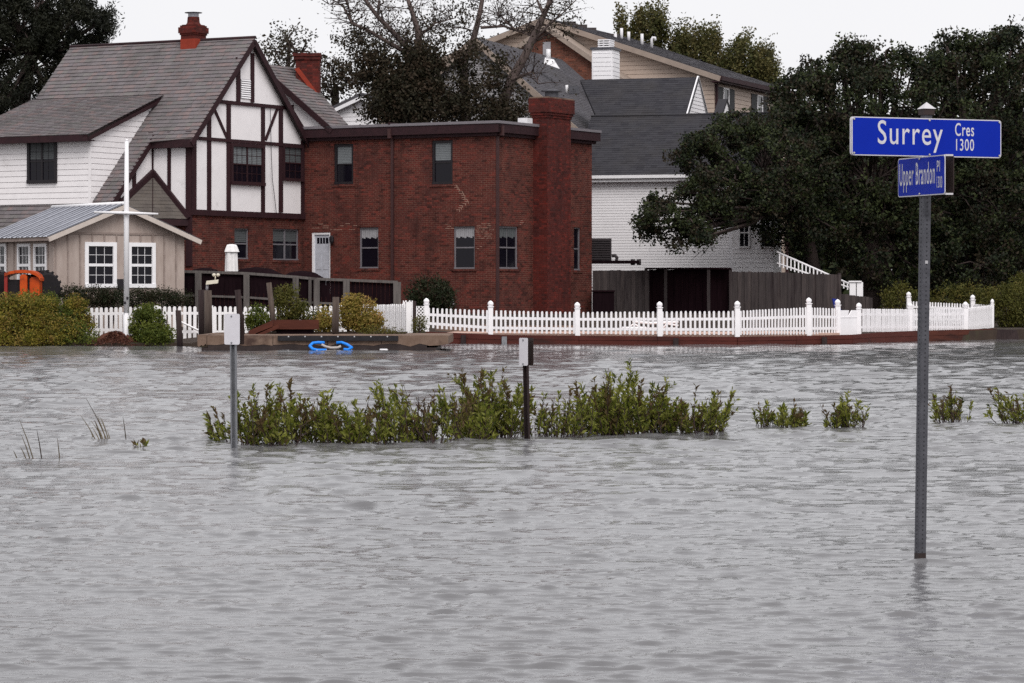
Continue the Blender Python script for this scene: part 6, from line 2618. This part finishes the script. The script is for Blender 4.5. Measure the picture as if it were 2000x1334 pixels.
# evergreen top left
cnt += tree('evergreen_tree', 'dark evergreen tree at the top left behind the slate roof', [(20, 600, 133, .5), (30, 300, 133, .4), (60, 100, 133, .25)], [],
            [(40, 60, 100, 80, 133, 3), (130, 40, 60, 44, 132.5, 2), (180, 50, 42, 30, 132, 1.2), (215, 62, 20, 20, 132, .7), (60, 140, 90, 70, 132.5, 2.5), (30, 210, 80, 60, 132, 2.5), (130, 90, 60, 40, 132.5, 1.8), (190, 90, 34, 18, 132, .8), (-60, 100, 100, 140, 133, 3), (90, 10, 70, 40, 133, 2), (-20, 260, 70, 60, 131, 2)],
            'leaf_pine', nclump=95, per=120, sig=.22, size=.15, stretch=(1, 1, 1.1), aspect=.35, surf=.35, gaps=1.3, sprigs=50)
# ragged trees beyond the roofs
cnt += tree('tree', 'thin airy tree behind the peak of the timbered gable', [(560, 300, 150, .2), (562, 150, 150, .14), (565, 80, 150, .06)], [[(562, 160, 150, .08), (530, 100, 150, .03)], [(563, 140, 150, .07), (600, 90, 150, .03)]],
            [(560, 80, 40, 34, 150, 1.6), (535, 100, 36, 30, 150, 1.4), (590, 100, 36, 36, 150, 1.4), (565, 125, 55, 24, 150, 1.6)], 'leaf_sparse', nclump=95, per=22, sig=.30, size=.15)
cnt += tree('tree', 'dark rounded tree right of the small brick chimney', [(655, 300, 147, .25), (655, 170, 147, .18)], [], [(650, 145, 34, 38, 146, 1.4), (680, 155, 30, 30, 146, 1.2), (640, 175, 26, 26, 146, 1.2)], 'leaf_ivy', nclump=75, per=60, sig=.3, size=.16)
for lab, bl_ in (('olive green tree with pointed tips behind the vent pipes', [(1215, 50, 12, 30, 185, 1), (1262, 50, 26, 38, 185, 1.6), (1290, 60, 16, 50, 185, 1.2), (1240, 80, 30, 20, 185, 1.4)]),
                 ('olive green tree rising over the middle of the long grey roof', [(1340, 95, 34, 46, 185, 2), (1385, 85, 30, 34, 186, 1.8), (1400, 120, 40, 30, 185, 2), (1345, 130, 36, 20, 185, 1.6)]),
                 ('olive green tree over the right end of the long grey roof', [(1450, 110, 30, 44, 184, 1.8), (1490, 125, 32, 40, 184, 1.8), (1470, 155, 40, 24, 184, 1.8), (1515, 160, 16, 26, 183, 1)])):
    cnt += tree('tree', lab, [(bl_[1][0], 300, 186, .3), (bl_[1][0], 120, 186, .2)], [], bl_, 'leaf_back', nclump=330, per=55, sig=.20, size=.17, stretch=(.8, .8, 1.9), surf=.3, group='trees behind the beige house')

# bare-limbed tree with ivy behind the brick wing
bt = [(960, 262, 124.5, .26), (999, 156, 124.5, .20), (1026, 108, 124.3, .17), (1059, 36, 124, .12), (1085, -20, 124, .08)]
L2 = [[(910, 262, 125, .2), (909, 228, 125, .18), (906, 120, 125, .12), (921, 90, 125, .11), (933, 45, 125, .09), (945, -15, 125, .06)],
      [(830, 240, 125, .18), (822, 108, 125, .13), (816, 60, 125, .10), (807, 30, 125, .08), (792, -15, 125, .06)],
      [(822, 140, 125, .12), (804, 102, 124.8, .10), (762, 57, 124.6, .085), (738, 33, 124.5, .07), (702, -15, 124.4, .05)],
      [(810, 125, 124.6, .09), (792, 102, 124.4, .08), (750, 78, 124, .065), (720, 60, 123.8, .055), (687, 45, 123.6, .045), (669, 9, 123.5, .03), (640, 8, 123.4, .012)],
      [(687, 45, 123.6, .04), (680, 10, 123.6, .03), (672, -15, 123.6, .02)],
      [(738, 33, 124.5, .04), (740, 0, 124.5, .03)],
      [(939, 54, 125, .05), (984, 51, 124.8, .04), (1020, 63, 124.6, .03), (1035, 70, 124.6, .015)],
      [(1010, 60, 124.6, .035), (985, 40, 124.6, .02), (974, 28, 124.6, .01)],
      [(1040, 80, 124.2, .05), (1075, 45, 124, .04), (1100, 25, 124, .02), (1130, -5, 124, .015)],
      [(1062, 30, 124, .05), (1045, -10, 124, .03)],
      [(1000, 155, 124.3, .06), (1040, 140, 124, .03), (1052, 165, 124, .012)],
      [(820, 70, 125, .05), (850, 45, 125, .035), (890, 35, 125, .012)]]
def dist_twigs(limbs):
    tw, lf = [], []
    for l in limbs:
        for a, c in zip(l, l[1:]):
            for _ in range(7):
                t = random.random()
                p = P(a[0] + (c[0] - a[0]) * t, a[1] + (c[1] - a[1]) * t, a[2] + (c[2] - a[2]) * t)
                d = Vector((random.gauss(0, 1), random.gauss(0, .7), random.uniform(-.2, 1.2))).normalized()
                Lq = random.uniform(.5, 1.5)
                m_ = p + d * Lq * .5 + Vector((random.gauss(0, .1), 0, .1))
                e = p + d * Lq + Vector((random.gauss(0, .15), random.gauss(0, .15), .1))
                tw.append(((p, m_, e), .022))
                for __ in range(3):
                    e2 = m_.lerp(e, random.random()) + Vector((random.gauss(0, .35), random.gauss(0, .3), random.gauss(.1, .3)))
                    tw.append(((m_, m_.lerp(e2, .5), e2), .010))
                    lf.append(e2)
                lf.append(e)
    return tw, lf


root = thing('bare_tree', 'tall half bare tree with ivy covered base behind the brick wing', 'tree', P(960, 262, 124.5))
b = B()
b.tube([P(u, v, Y) for u, v, Y, r in bt], [q[3] for q in bt], 10)
b.build('trunk', 'bark_pale', root)
b = B()
for l in L2:
    b.tube([P(u, v, Y) for u, v, Y, r in l], [q[3] * 1.25 for q in l], 8, cap=False)
b.build('limbs', 'bark_pale', root)
tw, lf = dist_twigs(L2 + [bt])
b = B()
for pts, r in tw:
    b.tube(pts, [r, r * .7, r * .25], 4, cap=False)
b.build('twigs', 'bark', root)
lf = np.array([tuple(q) for q in lf])
idx = np.repeat(np.arange(len(lf)), RNG.integers(0, 6, len(lf)))
pts = lf[idx] + RNG.normal(size=(len(idx), 3)) * .24
ex = [clumped(P(u, v, Y), (ru / 48, .8, rv / 48), n, 30, .18, .3)[0] for u, v, ru, rv, Y, n in ((720, 95, 46, 38, 124, 60), (690, 75, 40, 30, 124, 28), (860, 60, 60, 40, 125, 22), (770, 60, 80, 40, 125, 14), (1100, 30, 60, 34, 124, 12), (900, 20, 50, 24, 125, 14))]
pts = np.concatenate([pts] + ex)
fast('leaves', leaf_quads(pts, .105, .65), RNG.random(len(pts)), 'leaf_sparse', root, kind=None)
al, at = [], []
for u, v, ru, rv, Y, n in ((800, 170, 70, 55, 123.6, 150), (775, 205, 60, 40, 123.2, 130), (845, 205, 80, 42, 123.2, 105), (930, 200, 60, 42, 123.4, 34), (825, 115, 40, 34, 124, 44), (970, 222, 46, 24, 123.4, 20), (735, 130, 40, 40, 124, 26), (890, 140, 40, 50, 124, 16), (1010, 225, 30, 18, 123.6, 14), (960, 150, 46, 60, 123.8, 15), (1000, 190, 36, 46, 123.8, 11), (745, 150, 70, 60, 124, 34), (870, 105, 80, 46, 124, 14), (730, 190, 40, 46, 124, 22), (940, 120, 60, 50, 124, 9)):
    p_, t_, _c = clumped(P(u, v, Y), (ru / 48, 1.3, rv / 48), int(n * 1.3), 46, .21, .3)
    al.append(p_)
    at.append(t_)
al = np.concatenate(al)
fast('ivy', leaf_quads(al, .125, .7), np.concatenate(at), 'leaf_ivy', root)
cnt += len(al) + len(pts)

# distant wood closing the view
pts = []
for i in range(9000):
    u = random.uniform(1480, 2500) if i % 3 else random.uniform(-700, 60)
    v = random.uniform(240, 590)
    pts.append(P(u, v, random.uniform(190, 215)))
pts = np.repeat(np.array([tuple(q) for q in pts]), 6, axis=0)
pts += RNG.normal(size=pts.shape) * .7
o = fast('far_wood', leaf_quads(pts, .7, .7), RNG.random(len(pts)), 'leaf_oak', kind='stuff')
tag(o, 'dark distant wood closing the gaps behind the oaks', 'wood')
print('leaf count', cnt)
